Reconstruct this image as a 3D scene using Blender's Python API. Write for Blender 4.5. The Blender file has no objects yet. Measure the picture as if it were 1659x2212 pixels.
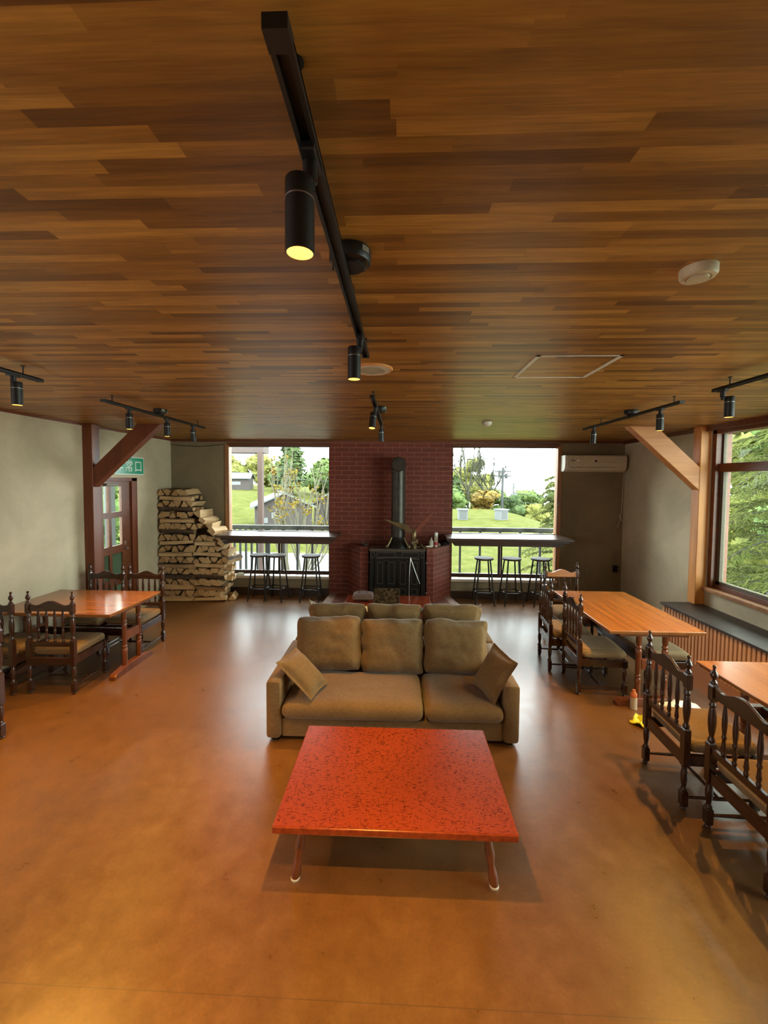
import bpy, bmesh, math, random
from mathutils import Matrix, Vector, Euler, noise
random.seed(7)
PI = math.pi
scene = bpy.context.scene
C = scene.collection

# ------------------------------------------------------------------ camera
F_PX = 880.0
yaw, pitch, roll = 0.0377930, 0.0441945, 0.00749366
cyw, syw, cp, sp = math.cos(yaw), math.sin(yaw), math.cos(pitch), math.sin(pitch)
fwd = Vector((-syw * cp, cyw * cp, -sp))
rt = Vector((cyw, syw, 0))
up = rt.cross(fwd)
rt2 = rt * math.cos(roll) + up * math.sin(roll)
up2 = up * math.cos(roll) - rt * math.sin(roll)
cam = bpy.data.cameras.new('camera')
cam.sensor_fit = 'VERTICAL'
cam.sensor_height = 36.0
cam.lens = 36.0 * F_PX / 2212.0
cam.shift_y = -(1106 - 1077.5) / 2212.0
cam.clip_start = 0.05
cam.clip_end = 400
camo = bpy.data.objects.new('camera', cam)
C.objects.link(camo)
m3 = Matrix((rt2, up2, -fwd)).transposed()
camo.matrix_world = Matrix.Translation((0, 0, 2.0)) @ m3.to_4x4()
scene.camera = camo

# ------------------------------------------------------------------ world, light, exposure
scene.view_settings.view_transform = 'Standard'
scene.view_settings.look = 'None'
scene.view_settings.exposure = 0.0
scene.view_settings.gamma = 1.0
scene.view_settings.use_curve_mapping = False
scene.cycles.use_denoising = True
scene.cycles.max_bounces = 8
scene.cycles.diffuse_bounces = 4
scene.cycles.transparent_max_bounces = 24
scene.cycles.sample_clamp_indirect = 6.0
world = bpy.data.worlds.new('overcast_sky')
scene.world = world
world.use_nodes = True
bg = world.node_tree.nodes['Background']
bg.inputs[0].default_value = (0.90, 0.97, 1.0, 1)
bg.inputs[1].default_value = 11.5
SPOT_W = 128.0
SPOT_COL = (1.0, 0.52, 0.08)
# daylight from the long stretch of window on the right that runs on behind the photographer
def area(name, loc, rot, sx, sy, power, col):
    l = bpy.data.lights.new(name, 'AREA'); l.shape = 'RECTANGLE'; l.size = sx; l.size_y = sy
    l.energy = power; l.color = col
    o = bpy.data.objects.new(name, l); o.location = loc; o.rotation_euler = rot
    C.objects.link(o); return o
area('window_daylight', (4.3, 0.4, 1.7), (0, PI / 2, 0), 1.9, 4.6, 90, (0.86, 0.95, 1.0))
area('rear_fill_light', (0.0, -2.2, 2.55), (0, 0, 0), 5.0, 1.2, 10, (1.0, 0.60, 0.18))  # warm fill added behind the camera, no fixture there
area('left_fill_light', (-3.93, -0.6, 1.6), (0, -PI / 2, 0), 1.7, 4.2, 66, (0.90, 0.96, 1.0))  # cool fill added out of view against the solid left wall, no window

# ------------------------------------------------------------------ room measures
H, D, XL, XR, YF = 2.683, 6.93, -3.958, 3.73, -3.2

# ------------------------------------------------------------------ helpers
def tag(o, label=None, cat=None, group=None, kind=None):
    if label: o['label'] = label
    if cat: o['category'] = cat
    if group: o['group'] = group
    if kind: o['kind'] = kind
    return o

def empty(name, loc=(0, 0, 0), rz=0, label=None, cat=None, group=None, kind=None):
    o = bpy.data.objects.new(name, None); C.objects.link(o)
    o.location = loc; o.rotation_euler = (0, 0, rz); o.empty_display_size = 0.05
    return tag(o, label, cat, group, kind)

def kids(o):
    return [c for c in list(C.objects) if c.parent == o]

def copy_tree(o, parent=None):
    c = o.copy(); C.objects.link(c)
    if parent is not None: c.parent = parent
    for ch in kids(o):
        copy_tree(ch, c)
    return c

class MB:
    """collects shapes and links them as one mesh object"""
    def __init__(s):
        s.v = []; s.f = []; s.mi = []; s.sm = []; s.m = Matrix.Identity(4)
    def add(s, verts, faces, mi=0, smooth=False):
        b = len(s.v)
        s.v += [tuple(s.m @ Vector(p)) for p in verts]
        for f in faces:
            s.f.append([b + i for i in f]); s.mi.append(mi); s.sm.append(smooth)
        return s
    def box(s, x0, x1, y0, y1, z0, z1, mi=0, bv=0.0):
        x0, x1 = min(x0, x1), max(x0, x1); y0, y1 = min(y0, y1), max(y0, y1); z0, z1 = min(z0, z1), max(z0, z1)
        if bv <= 0:
            v = [(x, y, z) for z in (z0, z1) for y in (y0, y1) for x in (x0, x1)]
            return s.add(v, [(0, 2, 3, 1), (4, 5, 7, 6), (0, 1, 5, 4), (2, 6, 7, 3), (0, 4, 6, 2), (1, 3, 7, 5)], mi)
        bm = bmesh.new(); bmesh.ops.create_cube(bm, size=1)
        for q in bm.verts:
            q.co = Vector(((x0 + x1) / 2 + q.co.x * (x1 - x0), (y0 + y1) / 2 + q.co.y * (y1 - y0), (z0 + z1) / 2 + q.co.z * (z1 - z0)))
        bmesh.ops.bevel(bm, geom=bm.edges[:], offset=min(bv, 0.45 * min(x1 - x0, y1 - y0, z1 - z0)), segments=2, profile=0.5, affect='EDGES')
        return s.bm(bm, mi)
    def bm(s, bm, mi=0, smooth=False):
        bm.verts.index_update()
        s.add([tuple(q.co) for q in bm.verts], [[q.index for q in f.verts] for f in bm.faces], mi, smooth)
        bm.free(); return s
    def lathe(s, prof, n=16, mi=0, org=(0, 0, 0), smooth=True):
        v = []; f = []
        for r, z in prof:
            for k in range(n):
                a = 2 * PI * k / n
                v.append((org[0] + r * math.cos(a), org[1] + r * math.sin(a), org[2] + z))
        for i in range(len(prof) - 1):
            for k in range(n):
                k2 = (k + 1) % n
                f.append((i * n + k, i * n + k2, (i + 1) * n + k2, (i + 1) * n + k))
        s.add(v, f, mi, smooth)
        b = len(v)
        s.add(v[:n], [tuple(reversed(range(n)))], mi); s.add(v[b - n:], [tuple(range(n))], mi)
        return s
    def tube(s, pts, r, n=8, mi=0, cap=True):
        pts = [Vector(p) for p in pts]; rs = r if isinstance(r, (list, tuple)) else [r] * len(pts)
        v = []; f = []; prev = None
        for i, p in enumerate(pts):
            d = (pts[min(i + 1, len(pts) - 1)] - pts[max(i - 1, 0)]).normalized()
            if prev is None:
                a = d.orthogonal().normalized()
            else:
                a = (prev - d * prev.dot(d))
                a = a.normalized() if a.length > 1e-6 else d.orthogonal().normalized()
            prev = a; b = d.cross(a)
            for k in range(n):
                t = 2 * PI * k / n
                v.append(p + (a * math.cos(t) + b * math.sin(t)) * rs[i])
        for i in range(len(pts) - 1):
            for k in range(n):
                k2 = (k + 1) % n
                f.append((i * n + k, i * n + k2, (i + 1) * n + k2, (i + 1) * n + k))
        s.add(v, f, mi, True)
        if cap:
            s.add(v[:n], [tuple(reversed(range(n)))], mi); s.add(v[-n:], [tuple(range(n))], mi)
        return s
    def prism(s, poly, a, b, axis='y', mi=0, smooth=False):
        """poly of (p,q) in the plane across axis, extruded from a to b"""
        def P(p, q, t):
            return {'x': (t, p, q), 'y': (p, t, q), 'z': (p, q, t)}[axis]
        n = len(poly)
        v = [P(p, q, a) for p, q in poly] + [P(p, q, b) for p, q in poly]
        s.add(v, [(i, (i + 1) % n, n + (i + 1) % n, n + i) for i in range(n)], mi, smooth)
        s.add(v, [tuple(range(n - 1, -1, -1)), tuple(range(n, 2 * n))], mi)
        return s
    def build(s, name, mats, parent=None, loc=None, rot=None, bevel=0, fix=True):
        me = bpy.data.meshes.new(name)
        me.from_pydata(s.v, [], s.f)
        if not isinstance(mats, (list, tuple)): mats = [mats]
        for m in mats: me.materials.append(m)
        me.polygons.foreach_set('material_index', s.mi)
        me.polygons.foreach_set('use_smooth', s.sm)
        if fix:
            bm = bmesh.new(); bm.from_mesh(me)
            bmesh.ops.remove_doubles(bm, verts=bm.verts[:], dist=1e-5)
            bmesh.ops.recalc_face_normals(bm, faces=bm.faces[:])
            if bevel:
                es = [e for e in bm.edges if len(e.link_faces) == 2 and e.calc_face_angle(0) > 0.7]
                bmesh.ops.bevel(bm, geom=es, offset=bevel, segments=2, profile=0.5, affect='EDGES')
            for e in bm.edges:
                if len(e.link_faces) == 2 and e.calc_face_angle(0) > 0.75: e.smooth = False
            uvl = bm.loops.layers.uv.new('UVMap')
            for fc in bm.faces:
                nn = fc.normal
                if abs(nn.z) > 0.75: t1, t2 = Vector((1, 0, 0)), Vector((0, 1, 0))
                else:
                    t1 = Vector((0, 0, 1)).cross(nn)
                    t1 = t1.normalized() if t1.length > 1e-6 else Vector((1, 0, 0)); t2 = Vector((0, 0, 1))
                for lp in fc.loops:
                    lp[uvl].uv = (lp.vert.co.dot(t1), lp.vert.co.dot(t2))
            bm.to_mesh(me); bm.free()
        o = bpy.data.objects.new(name, me); C.objects.link(o)
        if parent is not None: o.parent = parent
        if loc is not None: o.location = loc
        if rot is not None: o.rotation_euler = rot
        return o

# ------------------------------------------------------------------ materials
class NT:
    def __init__(s, name):
        s.mat = bpy.data.materials.new(name); s.mat.use_nodes = True
        s.t = s.mat.node_tree; s.b = s.t.nodes['Principled BSDF']; s.out = s.t.nodes['Material Output']
    def n(s, typ, **kw):
        x = s.t.nodes.new(typ)
        for k, v in kw.items():
            if k.startswith('i_'):
                key = k[2:]; key = int(key) if key.isdigit() else key.replace('_', ' ')
                x.inputs[key].default_value = v
            else: setattr(x, k, v)
        return x
    def l(s, a, b): s.t.links.new(a, b)
    def coord(s, kind='Object', scale=(1, 1, 1), jitter=True, rot=(0, 0, 0)):
        tc = s.n('ShaderNodeTexCoord'); mp = s.n('ShaderNodeMapping')
        mp.inputs['Scale'].default_value = scale; mp.inputs['Rotation'].default_value = rot
        s.l(tc.outputs[kind], mp.inputs['Vector'])
        if jitter:
            oi = s.n('ShaderNodeObjectInfo'); mu = s.n('ShaderNodeMath', operation='MULTIPLY'); mu.inputs[1].default_value = 37.0
            s.l(oi.outputs['Random'], mu.inputs[0]); s.l(mu.outputs[0], mp.inputs['Location'])
        return mp.outputs['Vector']
    def ramp(s, fac, stops):
        r = s.n('ShaderNodeValToRGB'); e = r.color_ramp.elements
        while len(e) < len(stops): e.new(0.5)
        for el, (p, c) in zip(e, stops): el.position = p; el.color = (*c, 1) if len(c) == 3 else c
        s.l(fac, r.inputs[0]); return r.outputs[0]
    def noise(s, vec, scale, detail=4, rough=0.55, dist=0.0):
        x = s.n('ShaderNodeTexNoise'); x.inputs['Scale'].default_value = scale; x.inputs['Detail'].default_value = detail
        x.inputs['Roughness'].default_value = rough; x.inputs['Distortion'].default_value = dist
        if vec is not None: s.l(vec, x.inputs['Vector'])
        return x.outputs['Fac']
    def mix(s, a, b, fac, mode='MIX'):
        x = s.n('ShaderNodeMix', data_type='RGBA', blend_type=mode)
        for sock, val in ((x.inputs[0], fac), (x.inputs[6], a), (x.inputs[7], b)):
            if hasattr(val, 'links'): s.l(val, sock)
            elif isinstance(val, tuple): sock.default_value = (*val, 1)
            else: sock.default_value = val
        return x.outputs[2]
    def math(s, op, a, b=0.0):
        x = s.n('ShaderNodeMath', operation=op)
        for sock, val in ((x.inputs[0], a), (x.inputs[1], b)):
            if hasattr(val, 'links'): s.l(val, sock)
            else: sock.default_value = val
        return x.outputs[0]
    def bump(s, h, strength=0.2, dist=0.01):
        x = s.n('ShaderNodeBump'); x.inputs['Strength'].default_value = strength; x.inputs['Distance'].default_value = dist
        s.l(h, x.inputs['Height']); s.l(x.outputs[0], s.b.inputs['Normal'])
    def col(s, c):
        if hasattr(c, 'links'): s.l(c, s.b.inputs['Base Color'])
        else: s.b.inputs['Base Color'].default_value = (*c, 1)
    def set(s, **kw):
        for k, v in kw.items():
            key = k.replace('_', ' ')
            if hasattr(v, 'links'): s.l(v, s.b.inputs[key])
            else: s.b.inputs[key].default_value = v
        return s

def wood(name, dark, light, axis='x', rough=0.35, scale=14, stretch=0.08, coat=0.0, bump=0.08):
    t = NT(name)
    sc = {'x': (stretch, 1, 1), 'y': (1, stretch, 1), 'z': (1, 1, stretch)}[axis]
    v = t.coord('Object', sc)
    a = t.noise(v, scale, 6, 0.6, 0.6); b = t.noise(v, scale * 6, 3, 0.6)
    f = t.math('ADD', t.math('MULTIPLY', a, 0.75), t.math('MULTIPLY', b, 0.25))
    t.col(t.ramp(f, [(0.32, dark), (0.66, light)]))
    t.set(Roughness=rough, Coat_Weight=coat, Coat_Roughness=0.12)
    t.bump(b, bump, 0.002)
    return t.mat

def plain(name, c, rough=0.5, metal=0.0, noise_amt=0.12, nscale=30, bump=0.0):
    t = NT(name); v = t.coord('Object')
    n = t.noise(v, nscale, 4)
    d = tuple(max(0, x * (1 - noise_amt)) for x in c); e = tuple(min(1, x * (1 + noise_amt)) for x in c)
    t.col(t.ramp(n, [(0.3, d), (0.7, e)])); t.set(Roughness=rough, Metallic=metal)
    if bump: t.bump(n, bump, 0.003)
    return t.mat

def glow(name, c, strength):
    t = NT(name); t.col(c); t.b.inputs['Emission Color'].default_value = (*c, 1); t.b.inputs['Emission Strength'].default_value = strength
    return t.mat

def ceiling_mat():
    t = NT('ceiling_plank_veneer')
    tc = t.n('ShaderNodeTexCoord'); sx = t.n('ShaderNodeSeparateXYZ'); t.l(tc.outputs['Object'], sx.inputs[0])
    row = t.math('FLOOR', t.math('DIVIDE', sx.outputs[1], 0.040))
    w1 = t.n('ShaderNodeTexWhiteNoise', noise_dimensions='1D'); t.l(row, w1.inputs['W'])
    xo = t.math('ADD', sx.outputs[0], t.math('MULTIPLY', w1.outputs['Value'], 5.0))
    cell = t.math('FLOOR', t.math('DIVIDE', xo, t.math('ADD', 0.48, t.math('MULTIPLY', w1.outputs['Value'], 0.25))))
    cb = t.n('ShaderNodeCombineXYZ'); t.l(cell, cb.inputs[0]); t.l(row, cb.inputs[1])
    w2 = t.n('ShaderNodeTexWhiteNoise', noise_dimensions='3D'); t.l(cb.outputs[0], w2.inputs['Vector'])
    # grain runs along x; offset per strip
    off = t.n('ShaderNodeVectorMath', operation='MULTIPLY'); t.l(w2.outputs['Color'], off.inputs[0]); off.inputs[1].default_value = (20, 20, 20)
    sc = t.n('ShaderNodeVectorMath', operation='MULTIPLY'); t.l(tc.outputs['Object'], sc.inputs[0]); sc.inputs[1].default_value = (1.0, 14, 1)
    ad = t.n('ShaderNodeVectorMath', operation='ADD'); t.l(sc.outputs[0], ad.inputs[0]); t.l(off.outputs[0], ad.inputs[1])
    g = t.noise(ad.outputs[0], 3.2, 7, 0.62, 0.5)
    sc2 = t.n('ShaderNodeVectorMath', operation='MULTIPLY'); t.l(tc.outputs['Object'], sc2.inputs[0]); sc2.inputs[1].default_value = (8, 220, 1)
    g2 = t.noise(sc2.outputs[0], 1.0, 2, 0.6)
    base = t.ramp(w2.outputs['Value'], [(0.0, (0.15, 0.060, 0.009)), (0.2, (0.25, 0.107, 0.015)), (0.6, (0.37, 0.168, 0.024)), (1.0, (0.50, 0.245, 0.042))])
    gr = t.ramp(g, [(0.28, (0.62, 0.60, 0.58)), (0.66, (1.18, 1.18, 1.18))])
    c = t.mix(base, gr, 1.0, 'MULTIPLY')
    gr2 = t.ramp(g2, [(0.3, (0.84, 0.83, 0.82)), (0.7, (1.1, 1.1, 1.1))])
    c = t.mix(c, gr2, 1.0, 'MULTIPLY')
    t.col(c); t.set(Roughness=0.40, Specular_IOR_Level=0.5); t.bump(g2, 0.12, 0.002)
    return t.mat

def floor_mat():
    t = NT('floor_brown_sheet')
    v = t.coord('Object', jitter=False)
    a = t.noise(v, 0.9, 5, 0.6); b = t.noise(v, 9, 8, 0.72); c = t.noise(v, 70, 3, 0.6)
    m = t.math('ADD', t.math('MULTIPLY', a, 0.45), t.math('ADD', t.math('MULTIPLY', b, 0.35), t.math('MULTIPLY', c, 0.2)))
    col = t.ramp(m, [(0.36, (0.098, 0.041, 0.012)), (0.50, (0.150, 0.064, 0.018)), (0.64, (0.205, 0.090, 0.027))])
    # sheet seams every 1.82 m across the room
    sx = t.n('ShaderNodeSeparateXYZ'); t.l(v, sx.inputs[0])
    fr = t.math('FRACT', t.math('DIVIDE', t.math('ADD', sx.outputs[1], 0.35), 1.82)); seam = t.math('LESS_THAN', fr, 0.0016)
    # pale scuffs
    v2 = t.coord('Object', (0.7, 9, 1), False, (0, 0, 0.9)); s1 = t.noise(v2, 3.0, 2, 0.5)
    scf = t.ramp(s1, [(0.735, (0, 0, 0)), (0.76, (1, 1, 1))])
    col = t.mix(col, (0.32, 0.22, 0.15), t.math('MULTIPLY', scf, 0.0))
    col = t.mix(col, (0.05, 0.03, 0.02), t.math('MULTIPLY', seam, 0.6))
    t.col(col)
    t.set(Roughness=t.math('ADD', 0.20, t.math('MULTIPLY', b, 0.22)), Specular_IOR_Level=1.0)
    t.bump(t.math('ADD', b, t.math('MULTIPLY', c, 0.3)), 0.12, 0.004)
    return t.mat

def plaster_mat(name='plaster_grey_beige', c0=(0.46, 0.385, 0.26), c1=(0.62, 0.515, 0.35)):
    t = NT(name); v = t.coord('Object', jitter=False)
    a = t.noise(v, 1.3, 6, 0.62, 0.4); b = t.noise(v, 60, 4, 0.6)
    t.col(t.ramp(a, [(0.35, c0), (0.62, c1)])); t.set(Roughness=0.85); t.bump(b, 0.25, 0.004)
    return t.mat

def brick_mat(name, bw, bh, c1, c2, mortar, ms=0.006, rough=0.6, offset=0.5, rot=0.0):
    t = NT(name); tc = t.n('ShaderNodeTexCoord'); mp = t.n('ShaderNodeMapping'); mp.inputs['Rotation'].default_value = (0, 0, rot)
    t.l(tc.outputs['UV'], mp.inputs[0])
    b = t.n('ShaderNodeTexBrick', offset=offset); t.l(mp.outputs[0], b.inputs['Vector'])
    b.inputs['Color1'].default_value = (*c1, 1); b.inputs['Color2'].default_value = (*c2, 1); b.inputs['Mortar'].default_value = (*mortar, 1)
    b.inputs['Scale'].default_value = 1.0; b.inputs['Mortar Size'].default_value = ms / 2; b.inputs['Mortar Smooth'].default_value = 0.1
    b.inputs['Bias'].default_value = 0.0; b.inputs['Brick Width'].default_value = bw; b.inputs['Row Height'].default_value = bh
    n = t.noise(tc.outputs['UV'], 40, 5, 0.6)
    c = t.mix(b.outputs['Color'], t.ramp(n, [(0.3, (0.75, 0.72, 0.72)), (0.7, (1.15, 1.12, 1.1))]), 1.0, 'MULTIPLY')
    t.col(c); t.set(Roughness=rough)
    inv = t.math('SUBTRACT', 1.0, b.outputs['Fac']); t.bump(inv, 0.5, 0.004)
    return t.mat

def fabric_mat(name, c0, c1, weave=260, rough=0.9):
    t = NT(name); v = t.coord('Object')
    v2 = t.coord('Object', (1, 0.12, 1)); v3 = t.coord('Object', (0.12, 1, 1))
    a = t.noise(v2, weave, 2); b = t.noise(v3, weave, 2); c = t.noise(v, 3, 4)
    m = t.math('ADD', t.math('MULTIPLY', t.math('ADD', a, b), 0.36), t.math('MULTIPLY', c, 0.28))
    t.col(t.ramp(m, [(0.36, c0), (0.62, c1)])); t.set(Roughness=rough, Sheen_Weight=0.25, Specular_IOR_Level=0.15)
    t.bump(t.math('ADD', a, b), 0.3, 0.002)
    return t.mat

def mesh_seat_mat():
    t = NT('seat_ribbed_fabric'); v = t.coord('Object')
    w = t.n('ShaderNodeTexWave', wave_type='BANDS', bands_direction='Z'); w.inputs['Scale'].default_value = 26; w.inputs['Distortion'].default_value = 0.3; t.l(v, w.inputs[0])
    w2 = t.n('ShaderNodeTexWave', wave_type='BANDS', bands_direction='X'); w2.inputs['Scale'].default_value = 30; t.l(v, w2.inputs[0])
    w3 = t.n('ShaderNodeTexWave', wave_type='BANDS', bands_direction='Y'); w3.inputs['Scale'].default_value = 30; t.l(v, w3.inputs[0])
    m = t.math('MULTIPLY', t.math('ADD', t.math('ADD', w.outputs['Fac'], w2.outputs['Fac']), w3.outputs['Fac']), 0.333)
    n = t.noise(v, 90, 3); m = t.math('ADD', t.math('MULTIPLY', m, 0.65), t.math('MULTIPLY', n, 0.35))
    t.col(t.ramp(m, [(0.25, (0.10, 0.058, 0.026)), (0.65, (0.28, 0.175, 0.075))])); t.set(Roughness=0.9)
    t.bump(m, 0.5, 0.003)
    return t.mat

def lacquer_mat(name, base, edge=False):
    t = NT(name)
    if edge:
        v = t.coord('Object'); n = t.noise(v, 30, 4)
        t.col(t.ramp(n, [(0.3, (0.20, 0.028, 0.008)), (0.7, (0.34, 0.055, 0.014))]))
    else:
        a = t.noise(t.coord('Object', (0.22, 1, 1), False), 150, 3, 0.6)
        b = t.noise(t.coord('Object', (1, 0.22, 1), False), 150, 3, 0.6)
        c = t.noise(t.coord('Object', (1, 1, 1), False), 14, 3, 0.6)
        d1 = t.ramp(t.math('ADD', a, t.math('MULTIPLY', c, 0.18)), [(0.655, (0, 0, 0)), (0.70, (1, 1, 1))])
        d2 = t.ramp(t.math('ADD', b, t.math('MULTIPLY', c, 0.18)), [(0.69, (0, 0, 0)), (0.74, (1, 1, 1))])
        d = t.math('MAXIMUM', d1, d2)
        t.col(t.mix(base, (0.085, 0.012, 0.004), t.math('MULTIPLY', d, 0.97)))
    t.set(Roughness=0.22, Coat_Weight=0.4, Coat_Roughness=0.1)
    return t.mat

def glass_mat(name, tint=(0.97, 1, 0.98), haze=0.0, hcol=(0.07, 0.085, 0.06)):
    t = NT(name); t.t.nodes.remove(t.b)
    tr = t.n('ShaderNodeBsdfTransparent'); tr.inputs[0].default_value = (*tint, 1)
    gl = t.n('ShaderNodeBsdfGlossy'); gl.inputs['Roughness'].default_value = 0.02
    fr = t.n('ShaderNodeFresnel'); fr.inputs[0].default_value = 1.12
    mx_ = t.n('ShaderNodeMixShader'); t.l(fr.outputs[0], mx_.inputs[0]); t.l(tr.outputs[0], mx_.inputs[1]); t.l(gl.outputs[0], mx_.inputs[2])
    last = mx_.outputs[0]
    if haze:
        df = t.n('ShaderNodeBsdfTranslucent'); df.inputs[0].default_value = (*hcol, 1)
        m2 = t.n('ShaderNodeMixShader'); m2.inputs[0].default_value = haze; t.l(last, m2.inputs[1]); t.l(df.outputs[0], m2.inputs[2]); last = m2.outputs[0]
    t.l(last, t.out.inputs[0]); return t.mat

def leaf_mat(name, c0, c1, c2, scale=0.6):
    t = NT(name); v = t.coord('Object', (1, 1, 1), False)
    n = t.noise(v, scale, 5, 0.7); n2 = t.noise(v, scale * 12, 2, 0.6)
    m = t.math('ADD', t.math('MULTIPLY', n, 0.6), t.math('MULTIPLY', n2, 0.4))
    t.col(t.ramp(m, [(0.36, c0), (0.5, c1), (0.64, c2)])); t.set(Roughness=0.8, Specular_IOR_Level=0.1)
    t.b.inputs['Transmission Weight'].default_value = 0.0
    return t.mat

M = {}
M['ceiling'] = ceiling_mat()
M['floor'] = floor_mat()
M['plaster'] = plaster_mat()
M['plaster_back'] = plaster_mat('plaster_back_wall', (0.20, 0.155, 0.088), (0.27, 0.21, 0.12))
M['brick'] = brick_mat('brick_red_brown', 0.245, 0.0775, (0.130, 0.021, 0.009), (0.170, 0.029, 0.013), (0.30, 0.105, 0.06), 0.009)
M['paver'] = brick_mat('hearth_paver', 0.21, 0.10, (0.16, 0.055, 0.035), (0.22, 0.085, 0.055), (0.07, 0.05, 0.04), 0.008, 0.35)
M['paver_edge'] = brick_mat('hearth_border_brick', 0.30, 0.065, (0.30, 0.20, 0.15), (0.38, 0.26, 0.20), (0.10, 0.07, 0.055), 0.008, 0.35, 0.0)
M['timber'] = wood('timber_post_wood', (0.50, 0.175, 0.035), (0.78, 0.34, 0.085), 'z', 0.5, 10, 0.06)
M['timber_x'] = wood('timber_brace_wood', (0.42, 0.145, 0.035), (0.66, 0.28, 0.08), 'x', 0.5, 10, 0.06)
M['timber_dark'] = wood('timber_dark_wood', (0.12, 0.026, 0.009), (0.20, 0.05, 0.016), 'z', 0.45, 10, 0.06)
M['trim'] = wood('trim_red_brown', (0.10, 0.026, 0.01), (0.19, 0.055, 0.02), 'x', 0.4)
M['jamb'] = wood('jamb_tan_wood', (0.26, 0.105, 0.035), (0.42, 0.19, 0.07), 'z', 0.45)
M['sill'] = wood('sill_skylit_wood', (0.50, 0.40, 0.30), (0.68, 0.58, 0.46), 'x', 0.35)  # back sills: sky light falling on them is put into the colour
M['bar'] = wood('bar_dark_wood', (0.035, 0.017, 0.010), (0.075, 0.036, 0.022), 'x', 0.3)
M['chair'] = wood('chair_turned_wood', (0.022, 0.008, 0.0038), (0.054, 0.019, 0.0085), 'z', 0.25, 18, 0.15, 0.3)
M['chair_x'] = wood('chair_rail_wood', (0.022, 0.008, 0.0038), (0.054, 0.019, 0.0085), 'x', 0.25, 18, 0.1, 0.3)
M['chair_x_lit'] = wood('chair_rail_wood_lit', (0.22, 0.075, 0.018), (0.38, 0.14, 0.035), 'x', 0.3, 18, 0.1, 0.3)  # brighter copy of the rail wood, paints the light on the far chair's crest
M['seat'] = mesh_seat_mat()
M['table_top'] = wood('table_top_wood', (0.22, 0.070, 0.015), (0.37, 0.140, 0.032), 'x', 0.22, 15, 0.05, 0.35, 0.0)
M['table_leg'] = wood('table_leg_wood', (0.11, 0.03, 0.01), (0.21, 0.062, 0.02), 'z', 0.3, 12, 0.1, 0.3)
M['lacquer'] = lacquer_mat('red_lacquer_top', (0.275, 0.040, 0.010))
M['lacquer_edge'] = lacquer_mat('red_lacquer_edge', (0.3, 0.05, 0.01), True)
M['sofa'] = fabric_mat('sofa_brown_weave', (0.140, 0.077, 0.026), (0.26, 0.152, 0.058))
M['black'] = plain('black_metal', (0.009, 0.0075, 0.0065), 0.45)
M['iron'] = plain('cast_iron', (0.012, 0.010, 0.009), 0.42, 0.3, 0.3, 30, 0.1)
M['iron_edge'] = plain('cast_iron_worn_edge', (0.13, 0.11, 0.09), 0.35, 0.5)
M['pipe'] = plain('flue_pipe_steel', (0.055, 0.048, 0.038), 0.42, 0.6, 0.25, 12)
M['white'] = plain('white_plastic', (0.62, 0.58, 0.48), 0.5)
M['cream'] = plain('cream_plastic', (0.58, 0.49, 0.36), 0.5)
M['grey'] = plain('grey_plastic', (0.25, 0.21, 0.15), 0.6)
M['steel'] = plain('brushed_steel', (0.55, 0.53, 0.48), 0.3, 0.9)
M['bronze'] = plain('bronze_statue', (0.22, 0.155, 0.075), 0.33, 0.6, 0.5, 60, 0.4)
M['bronze_red'] = plain('bronze_red_wing', (0.26, 0.075, 0.045), 0.38, 0.5, 0.4, 60, 0.4)
M['counter'] = plain('cabinet_top_dark', (0.034, 0.026, 0.021), 0.45, 0.0, 0.4, 6)
M['slat'] = wood('slat_wood', (0.46, 0.235, 0.125), (0.62, 0.35, 0.20), 'z', 0.5)
M['slat_back'] = plain('slat_backing', (0.02, 0.012, 0.009), 0.8)
M['glass'] = glass_mat('window_glass')
M['glass_soft'] = glass_mat('window_glass_hazy', (0.93, 0.99, 0.93))
M['frost'] = glass_mat('frosted_glass', (0.5, 0.6, 0.45), 0.93)
M['stool'] = plain('stool_seat_dark_wood', (0.045, 0.024, 0.015), 0.65)
M['base'] = plain('baseboard_brown', (0.035, 0.018, 0.012), 0.4)
M['logw'] = wood('log_split_face', (0.40, 0.235, 0.105), (0.66, 0.45, 0.23), 'x', 0.8, 9, 0.1, 0, 0.4)
M['logbark'] = plain('log_bark', (0.085, 0.05, 0.03), 0.9, 0, 0.6, 40, 0.8)
M['logend'] = plain('log_end_grain', (0.46, 0.29, 0.135), 0.85, 0, 0.3, 60, 0.3)
M['sign_green'] = plain('sign_green', (0.01, 0.16, 0.085), 0.3)
M['sign_white'] = plain('sign_white', (0.75, 0.8, 0.72), 0.4)
M['lens'] = glow('lamp_lens_lit', (1.0, 0.76, 0.10), 6.0)
M['skin_lamp_ring'] = glow('lamp_inner_ring_lit', (1.0, 0.66, 0.16), 1.4)
M['downlight'] = plain('downlight_panel', (0.36, 0.32, 0.22), 0.7)
M['red_label'] = plain('red_label', (0.5, 0.03, 0.03), 0.4)
M['paper'] = plain('yellow_paper', (0.72, 0.62, 0.30), 0.8)
M['orange_paper'] = plain('orange_notebook_cover', (0.75, 0.44, 0.14), 0.7)
M['bag'] = plain('grey_brown_bag_cloth', (0.21, 0.14, 0.12), 0.8, 0, 0.3, 90, 0.3)
M['yellow'] = plain('bright_yellow_cloth', (0.70, 0.66, 0.01), 0.6)
M['orange_cap'] = plain('orange_cap', (0.55, 0.16, 0.05), 0.5)
M['label_dark'] = plain('dark_marking', (0.02, 0.02, 0.02), 0.5)

# ------------------------------------------------------------------ room shell
def struct(name, mb, mats, parent=None, bevel=0):
    o = mb.build(name, mats, parent, bevel=bevel)
    if parent is None: o['kind'] = 'structure'
    return o

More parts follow.
